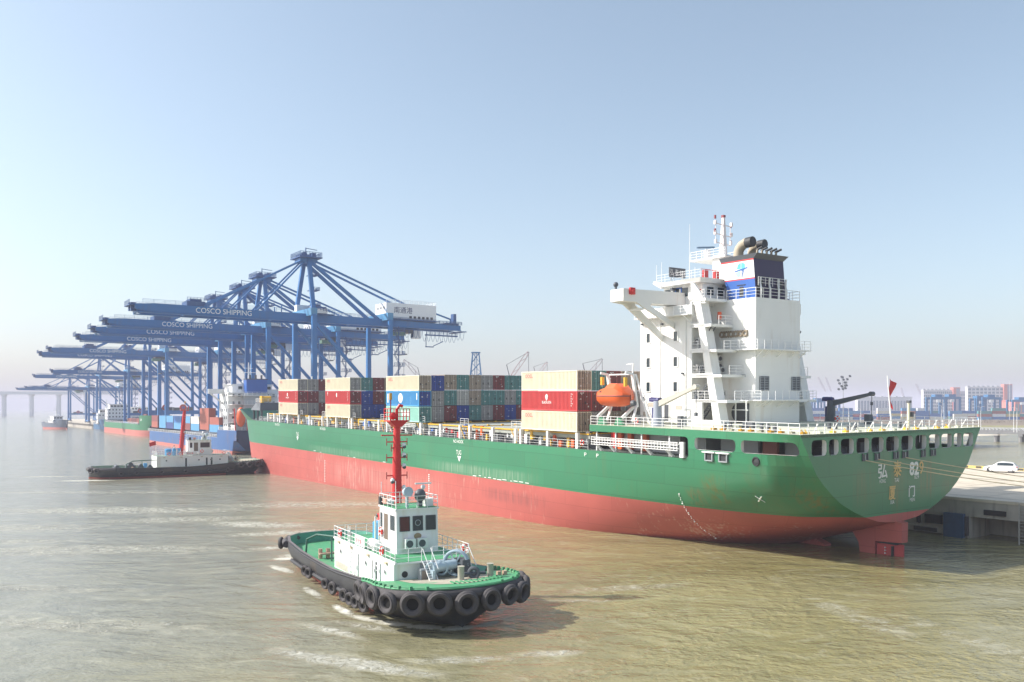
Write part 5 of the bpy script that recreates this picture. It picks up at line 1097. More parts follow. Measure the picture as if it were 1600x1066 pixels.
    p = MB(STEEL); p.tube([(c - .8, -.35, wz + .1), (c - .8, -.35, wz + 1.0)], .14, 8); p.tube([(c - .95, -.35, wz + 1.35), (c - .45, -.35, wz + 1.4)], [.36, .4], 14); p.build('spotlight', wo2, 50)
    p = MB(RAILW); p.box(c - 1.4, c - .7, 1.2, 1.85, wz + .12, wz + .75); p.tube([(c - 1.2, 1.2, wz + .1), (c - 1.2, 1.2, wz + 1.6)], .07, 6); p.ball((c - 1.2, 1.2, wz + 1.65), .2, 8, 6); p.bar((c - 1.2, .5, wz + 1.95), (c - 1.2, 1.9, wz + 1.95), .1, .13); p.build('radar', wo2, 40)
    p = MB(dark); p.box(a - .05, a + .4, y0 - .1, y0 + .35, wz + .2, wz + .8); p.use(mat('sign_red_white', (.70, .35, .28), .5)); p.box(a + .8, a + 1.5, y0 - .05, y0, wz + .35, wz + .75); p.use(mat('radome_white', (.8, .8, .8), .4)); p.ball((a + 1.2, y0 + .5, wz + .45), .3, 10, 6); p.build('roof_gear', wo2)
    # red mast with its yards, cage and lamps
    ml = MB(red); mt = wz + 7.0; mx = lambda z: mastx + lean * (z - wz) / 7.0
    ml.tube([(mx(Hh) if lean else mx(wz - .4), .2, Hh if lean else wz - .4), (mx(wz + 3), .2, wz + 3), (mx(mt), .2, mt)], [.42, .38, .26] if cage else [.55, .45, .32], 12); mo = ml.build('mast', t, 50)
    for z, l in ((wz + 5.75, 1.35), (wz + 5.2, .9), (wz + 3.9, .9), (wz + 2.4, .9), (wz + 4.7, .5)):
        y_ = MB(red); y_.bar((mx(z), .2 - l, z), (mx(z), .2 + l, z), .16 if l > 1 else .08, .1); 
        if l < 1: y_.use(mat('aerial_dark_red', (.3, .04, .04), .5)); [y_.bar((mx(z), .2 + s * l, z - .3), (mx(z), .2 + s * l, z + .3), .06) for s in (-1, 1)]
        y_.build('yard', mo)
    if not cage:
        for z in [wz + .4 + .55 * i for i in range(12)]: y_ = MB(mat('aerial_dark_red', (.3, .04, .04), .5)); l = .75 - .4 * (z - wz) / 7; y_.bar((mx(z), .2 - l, z), (mx(z), .2 + l, z), .09, .12); y_.bar((mx(z) - l, .2, z), (mx(z) + l, .2, z), .09, .12); y_.build('mast_step', mo)
        y_ = MB(red); y_.bar((mx(mt) - .9, .2, mt), (mx(mt) + .9, .2, mt), .15); [y_.bar((mx(mt) + k, .2, mt), (mx(mt) + k * 1.1, .2, mt + 1.1), .1) for k in (-.8, -.3, .3, .8)]; y_.build('mast_crown', mo)
    cg = MB(red)
    if cage:
        cg.box(mx(mt) - .7, mx(mt) + .7, -.65, 1.05, mt - .1, mt); cg.prism([(-.55, mt - .1), (.95, mt - .1), (.45, mt - .55), (-.05, mt - .55)], 0, mx(mt) - .5, mx(mt) + .5)
        cg.rail([(mx(mt) - .7, -.65, mt), (mx(mt) + .7, -.65, mt), (mx(mt) + .7, 1.05, mt), (mx(mt) - .7, 1.05, mt), (mx(mt) - .7, -.65, mt)], .95, .85, .035, 3)
        cg.tube([(mx(mt), .2, mt), (mx(mt), .2, mt + .9), (mx(mt), .45, mt + 1.25), (mx(mt), .7, mt + 1.15)], .14, 8); cg.ball((mx(mt) + .1, -.2, mt + .35), .33, 8, 6); cg.build('lookout_cage', mo)
    tp = MB(mat('aerial_dark_red', (.3, .04, .04), .5)); tp.tube([(mx(mt), -.35, mt), (mx(mt), -.35, mt + 1.9)], .05, 6); tp.use(mat('lamp_amber', (.6, .33, .05), .4)); tp.tube([(mx(mt), -.35, mt + 1.7), (mx(mt), -.35, mt + 2.25)], .13, 8); tp.build('top_lamp', mo)
    for z, s in ((wz + 4.9, 1), (wz + 4.1, 1), (wz + 3.2, 1), (wz + 2.0, -1), (wz + 1.4, 1)):
        q_ = MB(cleanwhite); q_.ball((mx(z) + .3, .2 + s * .5, z), .19, 8, 6, (1, 1, 1.2)); q_.use(dgrey); q_.ball((mx(z) + .35, .2 + s * .52, z - .1), .17, 8, 6); q_.bar((mx(z), .2, z), (mx(z) + .3, .2 + s * .5, z), .06); q_.build('mast_lamp', mo)
    q_ = MB(red); [q_.bar((mx(wz + k * .5) + .4, .2 - .2, wz + k * .5), (mx(wz + k * .5) + .4, .2 + .2, wz + k * .5), .05) for k in range(14)]; q_.build('mast_rungs', mo)
    # winch, bitts and rollers on the foredeck
    zf = interp(1.5, ZD)
    q_ = MB(STEEL)
    q_.torus((x1 + 1.2, 1.0, zf + 1.0), (.75, -.66, 0), .92, .1, 24, 8); q_.torus((x1 + 1.0, 1.2, zf + 1.0), (.75, -.66, 0), .9, .1, 24, 8); q_.tube([(x1 + 1.2, -.9, zf + .8), (x1 + 1.2, 1.0, zf + .95)], [.4, .35], 14)
    for k in range(6): q_.bar((x1 + 1.2, 1.0, zf + 1.0), (x1 + 1.2 + .58 * cos(k * pi / 3), 1.0 + .66 * cos(k * pi / 3), zf + 1.0 + .9 * sin(k * pi / 3)), .1)
    q_.torus((x1 + 1.2, -.2, zf + .75), (.75, -.66, 0), .5, .09, 18, 6); q_.torus((x1 + 1.2, -.95, zf + .75), (.75, -.66, 0), .42, .09, 18, 6); q_.box(x1 + .6, x1 + 1.8, -1.1, -.9, zf, zf + .7); q_.use(dgrey); q_.box(x1 + .4, x1 + 1.9, 1.25, 1.9, zf, zf + 1.3); q_.use(mat('drum_side_pale', (.55, .58, .46), .5)); q_.tube([(x1 + 1.1, 1.95, zf + .95), (x1 + 1.15, 2.0, zf + .95)], .75, 18); q_.build('towing_winch', t, 40)
    for y in (.6, 3.0): q_ = MB(mat('bitt_stone', (.42, .40, .33), .6, var=.2)); q_.tube([(x1 + 3.0, y, zf), (x1 + 3.0, y, zf + 1.05), (x1 + 3.0, y, zf + 1.1)], [.24, .24, .28], 12); q_.build('towing_bitt', t, 50)
    q_ = MB(dgrey); q_.torus((x1 + 2.9, 1.7, zf + .5), (.8, -.5, 0), .34, .15, 16, 8); q_.tube([(x1 + 2.7, 1.0, zf + .45), (x1 + 3.0, 2.6, zf + .45)], .13, 8); q_.use(mat('rusty_steel', MATS['rusty_steel'].diffuse_color[:3])); q_.box(x1 + 2.6, x1 + 3.9, 1.2, 1.7, zf, zf + .12); q_.build('roller', t, 40)
    for yy in (3.7, 4.2): q_ = MB(mat('bitt_brown', (.45, .3, .22), .6)); q_.box(x1 + 2.6, x1 + 2.9, yy, yy + .3, zf, zf + .4); q_.build('deck_post', t)
    q_ = MB(grey); q_.box(x1 + .5, x1 + 1.1, -1.75, -1.2, zf - .1, zf + .75); q_.use(mat('vent_brown', (.25, .2, .17), .7)); q_.box(x1 + 1.1, x1 + 1.13, -1.68, -1.28, zf, zf + .65); q_.build('foredeck_vent', t)
    # after deck: towing hoop, bins, bitts
    q_ = MB(mat('hoop_dark_green', (.04, .12, .09), .5)); xx = x0 - 5; q_.tube([(xx - 1.4, -4.3, 1.5), (xx - 1.3, -4.2, 3.2), (xx, -3.6, 3.75), (xx + 2.5, -2.6, 3.8), (x0, -2.3, 3.8)], .1, 8); q_.tube([(xx + 2, -2.8, 1.5), (xx + 2, -2.8, 3.8)], .08, 6); q_.build('towing_hoop', t, 50)
    q_ = MB(mat('bin_blue', (.06, .25, .5), .5)); q_.box(x0 - 1.9, x0 - 1.2, 1.3, 2.1, 1.5, 2.9); q_.build('deck_bin', t)
    q_ = MB(mat('bitt_brown', (.45, .3, .22), .6))
    for y in (-2.6, -1.6, -3.3): q_.tube([(x0 - 4.6 + y * .1, y, 1.5), (x0 - 4.6 + y * .1, y, 2.4)], .2, 10)
    q_.box(x0 - 4.9, x0 - 4.3, -3.5, -1.4, 1.9, 2.05); q_.build('after_bitts', t)
    # boat deck: tank, raft canister, notice, vents
    q_ = MB(mat('tank_blue', (.08, .33, .62), .4)); q_.tube([(x0 + 3.0, .3, Hh + .03), (x0 + 3.0, .3, Hh + 1.45), (x0 + 3.0, .3, Hh + 1.6)], [.72, .72, .5], 16); q_.use(RAILW); q_.bar((x0 + 4.1, -.6, Hh), (x0 + 4.1, -.6, Hh + 2.1), .12); q_.bar((x0 + 4.1, -.3, Hh), (x0 + 4.1, -.3, Hh + 2.1), .1); q_.use(dgrey); q_.ball((x0 + 4.1, -.4, Hh + 2.2), .16, 8, 6); q_.build('water_tank', t, 40)
    q_ = MB(RAILW); q_.tube([(a + .1, -2.35, Hh + .5), (a + .2, -2.35, Hh + .5), (a + 1.9, -2.35, Hh + .5), (a + 2.0, -2.35, Hh + .5)], [.3, .4, .4, .3], 12); q_.box(a + .3, a + .5, -2.7, -2.0, Hh, Hh + .5); q_.box(a + 1.6, a + 1.8, -2.7, -2.0, Hh, Hh + .5); q_.build('raft_canister', t, 40)
    q_ = MB(RAILW); q_.box(x0 + 6.0, x0 + 8.4, -3.07, -3.02, Hh + .2, Hh + .95); nb_ = q_.build('notice_board', t)
    txt('安全第一', 'lettering', RL, (x0 + 7.2, -3.09, Hh + .57), (1, 0, 0), ZV, 1.9, .42, nb_)
    txt('1110' if greendeck else '12', 'lettering', NW, (-2.6, -5.24, 2.25), (1, 0, .08), ZV, 1.6, .5, t, .03)
    for ch in t.children:
        if ch.name.split('.')[0] in SHIFT: ch.location.y = -hy
    q_ = MB(NW)
    for k in range(4): q_.box(3.05, 3.1, .9, 1.05, .15 + k * .25, .26 + k * .25)
    q_.build('draught_marks', t)
    return t
T1H = R(-61.4)
M1 = Matrix.Translation((-6.35 + .878 * .75, 65.1 + .479 * .75, 0)) @ Matrix.Rotation(T1H, 4, 'Z')
T1 = make_tug(M1, 'black tug with green decks, white deckhouse and tall red mast, nearest the camera', 'near', hy=.5)
h2 = atan2(.539, .843); d2 = Vector((.843, .539, 0)); o2 = Vector((-94, 191.4, 0)) + d2 * 32.0
M2 = Matrix.Translation(o2) @ Matrix.Rotation(h2, 4, 'Z') @ Matrix.Diagonal((1.04, 1.06, 1.0, 1))
T2 = make_tug(M2, 'black tug with leaning red mast pushing its bow against the green ship', 'far', (-17.5, -2.2), (-10.4, -5.6), -11.6, .55, False, True, 4.6, 8.0, 0.0, False)
# tyres hung round the tugs
_ty = {}
def tyre(M, p, n, label, group, r=.52, rr=.23):
    if r not in _ty:
        b = MB(black); b.torus((0, 0, 0), (0, 1, 0), r + .02, rr * .9, 24, 10, 1.05); b.torus((0, rr * .75, 0), (0, 1, 0), r + .05, rr * .35, 24, 6); b.use(mat('tyre_hollow', (.006, .006, .006), .9)); b.tube([(0, -.12, 0), (0, -.02, 0)], r * .9, 18); o = b.build('t', None, 60); _ty[r] = o.data; bpy.data.objects.remove(o)  # black disc paints in the dark of the tyre's hole
    o = bpy.data.objects.new('tyre_fender', _ty[r]); col.objects.link(o); tag(o, label, 'tyre', group)
    o.scale = (1, 1, 1); sc_ = rnd.uniform(.9, 1.07)
    n = Vector(n).normalized(); zz = Vector((0, 0, 1)); xx = n.cross(zz).normalized(); zz = xx.cross(n)
    o.matrix_world = M @ Matrix.Translation(p) @ Matrix((xx, n, zz)).transposed().to_4x4() @ Matrix.Diagonal((sc_, rnd.uniform(.85, 1.1), sc_ * rnd.uniform(.95, 1.03), 1))
    return o
def along(d):
    """point on the bow edge at arc length d from x=-1 on the starboard side, with its outward normal"""
    P = [(x, -interp(x, DK)) for x in [-1 + .1 * i for i in range(72)]] + [(6.2, 0)]; P = P + [(x, -y) for x, y in P[-2::-1]]
    acc = 0
    for a, b in zip(P, P[1:]):
        l = sqrt((b[0] - a[0]) ** 2 + (b[1] - a[1]) ** 2)
        if acc + l >= d: t = (d - acc) / l; return lerp(a[0], b[0], t), lerp(a[1], b[1], t), (b[1] - a[1]) / l, -(b[0] - a[0]) / l
        acc += l
    return P[-1][0], P[-1][1], 0, 1
OR2 = ['first', 'second', 'third', 'fourth', 'fifth', 'sixth', 'seventh', 'eighth', 'ninth', 'tenth', 'eleventh', 'twelfth']
bowd = [.3, 1.75, 3.3, 4.9, 6.5, 8.2, 10.0, 11.8, 13.5, 15.0, 16.3, 17.6]
for i, d in enumerate(bowd):
    x, y, nx, ny = along(d); tyre(M1, (x + nx * .55, y + ny * .55, 2.22 + .05 * (i % 3)), (nx, ny, -.12 + .05 * (i % 4)), '%s large black tyre from the left along the bow of the near tug' % OR2[i], 'tyres round the bow of the near tug', .60, .26)
for i, x in enumerate([-17.2, -15.9, -10.6, -8.55, -5.55, -4.05, -2.9, -1.3]):
    tyre(M1, (x, -(lerp(interp(x, WL), interp(x, DK), .8) + .42), .95), (.35, -1, 0), '%s small tyre from the stern along the white-house side of the near tug' % OR2[i], 'tyres along the side of the near tug', .36, .17)
for i, (x, y) in enumerate([(-29.6, -3.2), (-30.3, -1.9), (-30.7, -.5), (-28.6, -4.2)]):
    tyre(M1, (x - .55, y - .45, 1.75), (x + 25, y * 1.6, 0), '%s black tyre bunched on the round stern of the near tug' % ['second leftmost', 'leftmost', 'rearmost, hidden behind,', 'rightmost'][i], 'tyres on the stern of the near tug', .46, .2)
for i, d in enumerate([1.0, 2.8, 4.6, 6.2, 7.8]):
    x, y, nx, ny = along(d); tyre(M2, (x + nx * .38, y + ny * .38, 2.3), (nx, ny, -.1), '%s tyre from the left on the bow of the tug pushing the green ship' % OR2[i], 'tyres round the bow of the pushing tug')
for i, x in enumerate([-25, -22, -17, -12, -7, -3]):
    tyre(M2, (x, -(interp(x, DK) + .25), 1.2), (.1, -1, 0), '%s small tyre from the stern along the side of the pushing tug' % OR2[i], 'tyres along the side of the pushing tug', .36, .17)
for i, (x, y) in enumerate([(-30.2, -2.2), (-29.2, -3.6)]):
    tyre(M2, (x - .3, y - .3, 1.9), (x + 25, y * 1.6, 0), '%s tyre on the stern of the pushing tug' % ['leftmost', 'second'][i], 'tyres on the stern of the pushing tug', .46, .2)
o = tyre(M1, (-18.2, 1.0, 1.75), (0, 0.01, 1), 'worn tyre lying flat on the green after deck of the near tug', None, .42, .19)
for i, (p, n, l) in enumerate([((-12.6, -3.1, 4.75), (0, -1, 0), 'red lifebuoy on the boat deck rail near the blue tank of the near tug'), ((-2.2, -3.1, 4.75), (0, -1, 0), 'red lifebuoy on the front corner rail of the near tug'), ((-6.4, -1.65, 5.6), (0, -1, 0), 'red lifebuoy on the wheelhouse side of the near tug'), ((-.3, 3.05, 4.75), (1, .4, 0), 'orange lifebuoy on the right-hand rail of the near tug')]):
    lifebuoy(M1, (p[0], p[1] - .5, p[2]), n, l, 'lifebuoys on the near tug')
for p, l in (((-15, -3.1, 5.1), 'leftmost orange lifebuoy on the pushing tug rail'), ((-12.6, -3.1, 5.1), 'second lifebuoy from the left on the pushing tug, left of its red mast'), ((-8.0, -3.1, 5.6), 'lifebuoy below the wheelhouse windows of the pushing tug'), ((-3.2, -3.1, 5.1), 'rightmost lifebuoy on the pushing tug rail')):
    lifebuoy(M2, p, (0, -1, 0), l, 'lifebuoys on the pushing tug')
def small_flag(M, p, sz, label):
    b = MB(red); rows = [[(p[0] - sz * i / 6 * .9, p[1] + .12 * sz * sin(i * 1.1 + k), p[2] - sz * .62 * k / 4 - .25 * sz * i / 6) for k in range(5)] for i in range(7)]; b.loft(rows); o = b.build('flag', None, 60); o.matrix_world = M; tag(o, label, 'flag'); return o
g = MB(RAILW); g.tube([(-9.3, -1.1, 4.2), (-9.3, -1.1, 6.9)], .03, 5); g.build('flag_staff', T1)
small_flag(M1, (-9.3, -1.1, 6.8), .9, 'small red flag behind the wheelhouse of the near tug')
g = MB(RAILW); g.tube([(-17.3, -1, 4.6), (-17.3, -1, 8.2)], .04, 5); g.build('flag_staff', T2)
small_flag(M2, (-17.3, -1, 8.1), 1.5, 'small red flag above the after end of the pushing tug')
b = MB(mat('tank_blue', (.08, .33, .62), .4))
for x in (-13.4, -12.4): b.tube([(x, -.6, 4.6), (x, -.6, 6.3)], .42, 12)
b.build('water_barrel', T2, 40)

for (x, y, z, l, w, h) in ((-23.5, -1.5, 1.5, 2.0, 1.6, 1.5), (-21.2, -2.4, 1.5, 1.2, 1.2, 1.2), (-26, -2, 1.5, 1.4, 2.4, 1.1), (-19.5, -3.2, 1.5, 1.2, .8, 1.1)):
    b = MB(dgrey); b.box(x, x + l, y, y + w, z, z + h * .8); b.tube([(x + l / 2, y - .1, z + h * .9), (x + l / 2, y + w, z + h * .9)], h * .35, 10); b.build('deck_winch', T2, 40)
# ---------------------------------------------------------------- other ships along the berth: local x = towards the bow, y = port, z up
def gen_ship(name, label, M, L, B, zd, zp, zf, mh, mb_, boot, mdark=None, poop=14, fore=16, house=None, cat='ship', hw=None):
    """zd main deck, zp poop deck, zf forecastle height; house = (x0, x1, z top, tiers)"""
    t = thing(name, label, cat, matrix=M); hbd = lambda x, z: B / 2 * (min(1, .80 + .2 * x / (poop * .8)) if x < poop * .8 else 1) * (max(0, 1 - max(0, (x - (L - 22 - z * .2)) / (21 + z * .45)) ** 2.2) ** .6)
    b = MB(mh); xs = [0, 2, 5, 9, poop, poop + .3, 20, 30, L * .5, L - 30, L - 24, L - 20, L - fore - .3, L - fore, L - 12, L - 9, L - 6, L - 4, L - 2, L - 1, L, L + 1.5]
    xs = sorted(set(xs)); top = lambda x: zp if x <= poop else (zf if x >= L - fore else zd)
    for a, c in zip(xs, xs[1:]):
        for s in (-1, 1):
            za, zc = top(a), top(c)
            lv = [(za, zc), ((za + boot) / 2, (zc + boot) / 2), (boot, boot), (boot * .4, boot * .4), (-1, -1)]
            for k in range(4):
                b.use(mh if k < 2 else mb_); (p0, p1), (q0, q1) = lv[k], lv[k + 1]
                st = lambda x, z: x + (0 if x > 8 else max(0, (3.2 - z)) * .9 * (1 - x / 8))
                b.quad((st(a, p0), s * hbd(a, p0), p0), (st(a, q0), s * hbd(a, q0) * (.55 if a < 1 and q0 < 2 else 1), q0), (st(c, q1), s * hbd(c, q1), q1), (st(c, p1), s * hbd(c, p1), p1))
    b.build('hull', t, 30)
    d = MB(dgrey)
    for a, c in zip(xs, xs[1:]): d.quad((a, -hbd(a, 5), top(a) - .4), (c, -hbd(c, 5), top(c) - .4), (c, hbd(c, 5), top(c) - .4), (a, hbd(a, 5), top(a) - .4))
    d.build('deck', t)
    tr = MB(mdark or mh); n = 8; w_ = hbd(0, zp)
    tr.quad(*([(-.02, -w_, zp), (-.02, w_, zp)] + [(-.02 + 2.4 * sin(pi * (i + .5) / 9), w_ * cos(pi * (i + 1) / 9) * 1.0, zp - .2 - (zp - .6) * sin(pi * (i + 1) / 9) ** .8) for i in range(8)])); tr.build('transom', t)
    r = MB(cleanwhite)
    for s in (-1, 1): r.rail([(poop + .5, s * (B / 2 - .2), zd - .4), (L - fore, s * (B / 2 - .2), zd - .4)], 1.3, 3, .07)
    r.rail([(poop, B / 2 * .95, zp - .4), (1, B / 2 * .8, zp - .4), (1, -B / 2 * .8, zp - .4)], 1.3, 2, .07); r.build('rail', t)
    if house:
        x0, x1, zt, tiers = house; hw = hw or B * .40
        h = MB(TW); h.box(x0, x1, -hw, hw, zp - .4, zt - 2.6); h.box(x0 + 1, x1, -hw * .8, hw * .8, zt - 2.6, zt); h.box(x0 + .5, x1 + .6, -hw * .86, hw * .86, zt, zt + .3); ho = h.build('deckhouse', t)
        g = MB(glass); st_ = (zt - 2.6 - zp) / tiers
        for k in range(tiers):
            z = zp + st_ * (k + .45)
            for s in (-1, 1):
                for i in range(int((x1 - x0) / 2.2)): x = x0 + 1.2 + i * 2.2; g.box(x, x + .8, s * hw - .03, s * hw + .03, z, z + .9)
            for i in range(int(hw)): y = -hw + 1 + i * 2; g.box(x0 - .03, x0 + .03, y, y + .8, z, z + .9); g.box(x1 - .03, x1 + .03, y, y + .8, z, z + .9)
        z = zt - 1.6
        for i in range(int(hw * .8)): y = -hw * .76 + i * 2; g.box(x1 - .03, x1 + .04, y, y + 1.6, z, z + 1.1); g.box(x0 + .97, x0 + 1.03, y, y + 1.3, z, z + 1.1)
        g.build('window', ho)
        for k in range(1, tiers + 1):
            q = MB(cleanwhite); z = zp + st_ * k; q.box(x0 - 1.4, x0, -hw, hw, z - .15, z); q.rail([(x0 - 1.3, hw, z), (x0 - 1.3, -hw, z)], 1.1, 2, .06); q.build('balcony', ho)
        m_ = MB(cleanwhite); m_.tube([((x0 + x1) / 2, 0, zt), ((x0 + x1) / 2, 0, zt + 8)], [.35, .15], 8); m_.bar(((x0 + x1) / 2, -2.4, zt + 4.5), ((x0 + x1) / 2, 2.4, zt + 4.5), .2); m_.bar(((x0 + x1) / 2, -1.5, zt + 6), ((x0 + x1) / 2, 1.5, zt + 6), .15); m_.ball(((x0 + x1) / 2 + 1, 1.5, zt + 1.2), .6); m_.build('mast', ho)
    return t
def frame(p, d): d = Vector((d[0], d[1], 0)).normalized(); return Matrix(((d.x, -d.y, 0, p[0]), (d.y, d.x, 0, p[1]), (0, 0, 1, p[2] if len(p) > 2 else 0), (0, 0, 0, 1)))
BHULL = mat('far_blue_hull', (.035, .115, .30), .45, var=.1, scale=.1, streak=.3); BDARK = mat('far_dark_blue', (.015, .03, .10), .5); PINK = mat('pale_antifouling', (.50, .16, .13), .6, var=.15)
GH2 = mat('far_green_hull', (.03, .19, .085), .45, var=.1); GRH = mat('far_grey_hull', (.12, .15, .2), .5)
# blue container ship: its port quarter is at pixel 359, its bow at pixel 222
MBL = frame((-93 + .825 * 10.5, 285 + .565 * 10.5), (-.564, .826))
bs = gen_ship('container_ship', 'blue container ship with white deckhouse, moored ahead of the big green ship', MBL, 140, 21, 5.6, 8.2, 7.6, BHULL, PINK, 1.3, BDARK, 15, 14, (9, 19, 23.6, 5), hw=8.6)
for s in (-1, 1): g = MB(TW); g.box(14, 16, s * 8.5 if s > 0 else -13.5, 13.5 if s > 0 else -8.5, 20.6, 22.2); g.bar((15, s * 13, 20.8), (15, s * 8.6, 17.2), .5); g.build('bridge_wing', bs)
g = MB(blue); g.box(6.0, 9.0, -4, 3.2, 20.8, 25.4); g.use(dgrey); g.box(6.0, 9, -4.2, 3.4, 25.4, 25.7); [g.tube([(7.4, y, 25.6), (7.4, y, 27)], .35) for y in (-2.4, -.4, 1.6)]; g.build('funnel', bs)
g = MB(mat('casing_grey_white', (.5, .52, .54), .5)); g.box(6.4, 9, -4.4, 3.8, 7.9, 20.8); g.build('engine_casing', bs)
for z in (11, 14, 17, 20): q = MB(cleanwhite); q.box(4.6, 9, -8.4, 8.4, z - .2, z); q.rail([(4.7, 8.3, z), (4.7, -8.3, z)], 1.1, 1.6, .06); q.build('balcony', bs)
g = MB(TW)
for x in (1.2, 2.8, 4.4): g.box(x, x + 1.1, 8.3, 8.5, 8.0, 9.6)
g.box(.6, 6.5, 8.2, 8.5, 9.6, 10); g.build('stern_screen', bs)
lbt = thing('lifeboat', 'orange lifeboat at the stern of the blue container ship', 'lifeboat', matrix=MBL); g = MB(orange); g.ball((1.0, 6.6, 12.6), 1.0, 14, 10, (1.6, 1.5, 3.3)); g.ball((.2, 6.6, 14.4), .7, 10, 7); g.build('boat_hull', lbt, 50)
g = MB(red); [g.bar((.6, 6.6 + s, 8.2), (1.6, 6.6 + s, 15.5), .3) for s in (-2, 2)]; g.build('lifeboat_davit', bs)
def plain_container(M, p, c, label, group, L=12.2, W=2.44, H=2.6, name='shipping_container'):
    key = ('plain', c, L)
    if key not in _shell:
        b = MB(mat('yard_container_' + c.replace(' ', '_'), FC[c], .6, var=.12)); b.box(0, L, 0, W, 0, H); b.use(mat('container_edge', (.12, .12, .13), .7))
        for x in (0, L - .12):
            for y in (-.02, W - .1): b.box(x - .01, x + .13, y, y + .12, 0, H + .01)
        for k in range(1, int(L / .6)): b.box(k * .6, k * .6 + .05, -.025, 0, .15, H - .15) if L > 8 else None
        o = b.build('t'); _shell[key] = o.data; bpy.data.objects.remove(o)
    o = bpy.data.objects.new(name, _shell[key]); col.objects.link(o); o.matrix_world = M @ Matrix.Translation(p); return tag(o, label, 'container', group)
FC = {'red brown': (.36, .10, .07), 'light blue': (.10, .30, .52), 'navy': (.03, .06, .22), 'cream': (.70, .66, .55), 'maroon': (.22, .06, .06), 'blue': (.04, .16, .42), 'white': (.72, .73, .73), 'orange': (.6, .25, .06), 'red': (.5, .08, .08), 'teal': (.1, .3, .3), 'yellow': (.65, .5, .2)}
k = 0
for (x, cs_) in ((121, ['red brown', 'maroon']), (106, ['light blue', 'light blue']), (93, ['navy', 'light blue']), (80, ['light blue', 'blue']), (66, ['maroon', 'light blue']), (53, ['light blue', 'cream']), (40, ['red brown', 'red brown', 'red brown']), (27, ['light blue', 'red brown'])):
    for i, c in enumerate(cs_):
        k += 1; nm = ['lower', 'middle', 'upper'][i if len(cs_) == 3 else i * 2]
        plain_container(MBL, (x - 12, 7.4, 6.2 + 2.62 * i + (1.0 if x != 40 else 1.6)), c, '%s %s container in the %s stack from the bow of the blue ship' % (nm, c, OR2[[121, 106, 93, 80, 66, 53, 40, 27].index(x)]), 'containers on the blue ship')
# green coaster with its bow towards us
MG = frame((-201 - .564 * 131 + 9.5 * .825, 470 + .826 * 131 + 9.5 * .565), (.564, -.826))
gs = gen_ship('cargo_ship', 'green cargo ship with pale red bottom, its high bow facing right', MG, 131, 19, 6.8, 8.5, 11.6, GH2, PINK, 3.3, None, 14, 13, (3, 12, 18, 3))
txt('海丰', 'lettering', NW, (124, -8.9, 9.2), (1, .05, 0), ZV, 3.2, 1.3, gs)
for i, (x, c) in enumerate(((99, 'red brown'), (86, 'maroon'), (73, 'red brown'), (99, 'maroon'))): plain_container(MG, (x, -6.5 + (3 if i == 3 else 0), 7.0 + 2.6 * (i == 3)), c, '%s container on the hazy green ship, %s from its bow' % (c, OR2[i]), 'containers on the hazy green ship')
# white-housed river ship behind it, then the blue and grey ones fading into the haze
MW = frame((-258, 602), (-.564, .826)); ws_ = gen_ship('river_ship', 'low river ship with a wide white house beyond the green ship bow', MW, 60, 17, 4, 9.5, 6, GRH, PINK, 1.2, None, 14, 9, (3, 11, 16.2, 1), hw=7.6)
MB4 = frame((-303, 640), (.5, -.866)); s4 = gen_ship('river_ship', 'hazy blue ship with tiered white house, left of the green one', MB4, 48, 14, 4.5, 5.5, 8, mat('hazy_blue_hull', (.04, .13, .26), .5), GRH, .8, None, 10, 9, (22, 34, 14.5, 2), hw=6)
MB5 = frame((-352, 655), (.75, -.66)); s5 = gen_ship('river_ship', 'farthest small grey ship with a thin mast, fading into the haze at left', MB5, 34, 11, 4.6, 5.2, 7.2, GRH, PINK, 1.6, None, 9, 8, (12, 20, 9.5, 1), hw=4)
# dark ship's cargo gear seen over the foredeck of the green ship
# ---------------------------------------------------------------- far river bridge at left
b = MB(mat('bridge_concrete', (.62, .64, .66), .8)); br = thing('river_bridge', 'pale concrete bridge on tall piers across the water, almost lost in haze at left', 'bridge')
BY = 1750; bz = lambda y: 15.6 + (638 - y) * BY / 1350
b.box(-1400, -760, BY - 8, BY + 8, bz(616.5), bz(613)); b.box(-1400, -760, BY - 8.4, BY - 8, bz(613), bz(612.0)); b.build('bridge_deck', br)
for px in (-37, 6.5, 49.5, 92, 135):
    p = MB(mat('bridge_concrete', (.62, .64, .66), .8)); x = (px - 800) / 1350 * BY
    p.box(x - 2.6, x + 2.6, BY - 4, BY + 4, -.5, bz(618.5)); p.prism([(x - 2.6, bz(619)), (x + 2.6, bz(619)), (x + 3.8, bz(616.5)), (x - 3.8, bz(616.5))], 1, BY - 6, BY + 6); p.build('bridge_pier', br)
# ---------------------------------------------------------------- far shore at right
LAND = mat('dry_bank', (.20, .155, .105), .95, var=.35, scale=.02); YARD = mat('yard_ground', (.26, .25, .24), .9, var=.1, scale=.02); GRS = mat('dry_grass', (.26, .24, .10), .95, var=.3, scale=.05)
b = MB(GRS); sh = [(150, 660), (700, 640), (2600, 700)]
b.quad((150, 655, -.3), (520, 655, -.3), (540, 672, 2.2), (150, 672, 2.2)); b.quad((520, 655, -.3), (3000, 760, -.3), (3000, 780, 2.2), (540, 672, 2.2))
b.use(LAND); b.quad((150, 672, 2.2), (540, 672, 2.2), (3000, 780, 2.2), (3000, 840, 5.2), (150, 740, 5.2)); b.use(YARD); b.quad((150, 740, 5.2), (3000, 840, 5.2), (3000, 5000, 5.2), (150, 5000, 5.2)); struct(b.build('far_bank'))
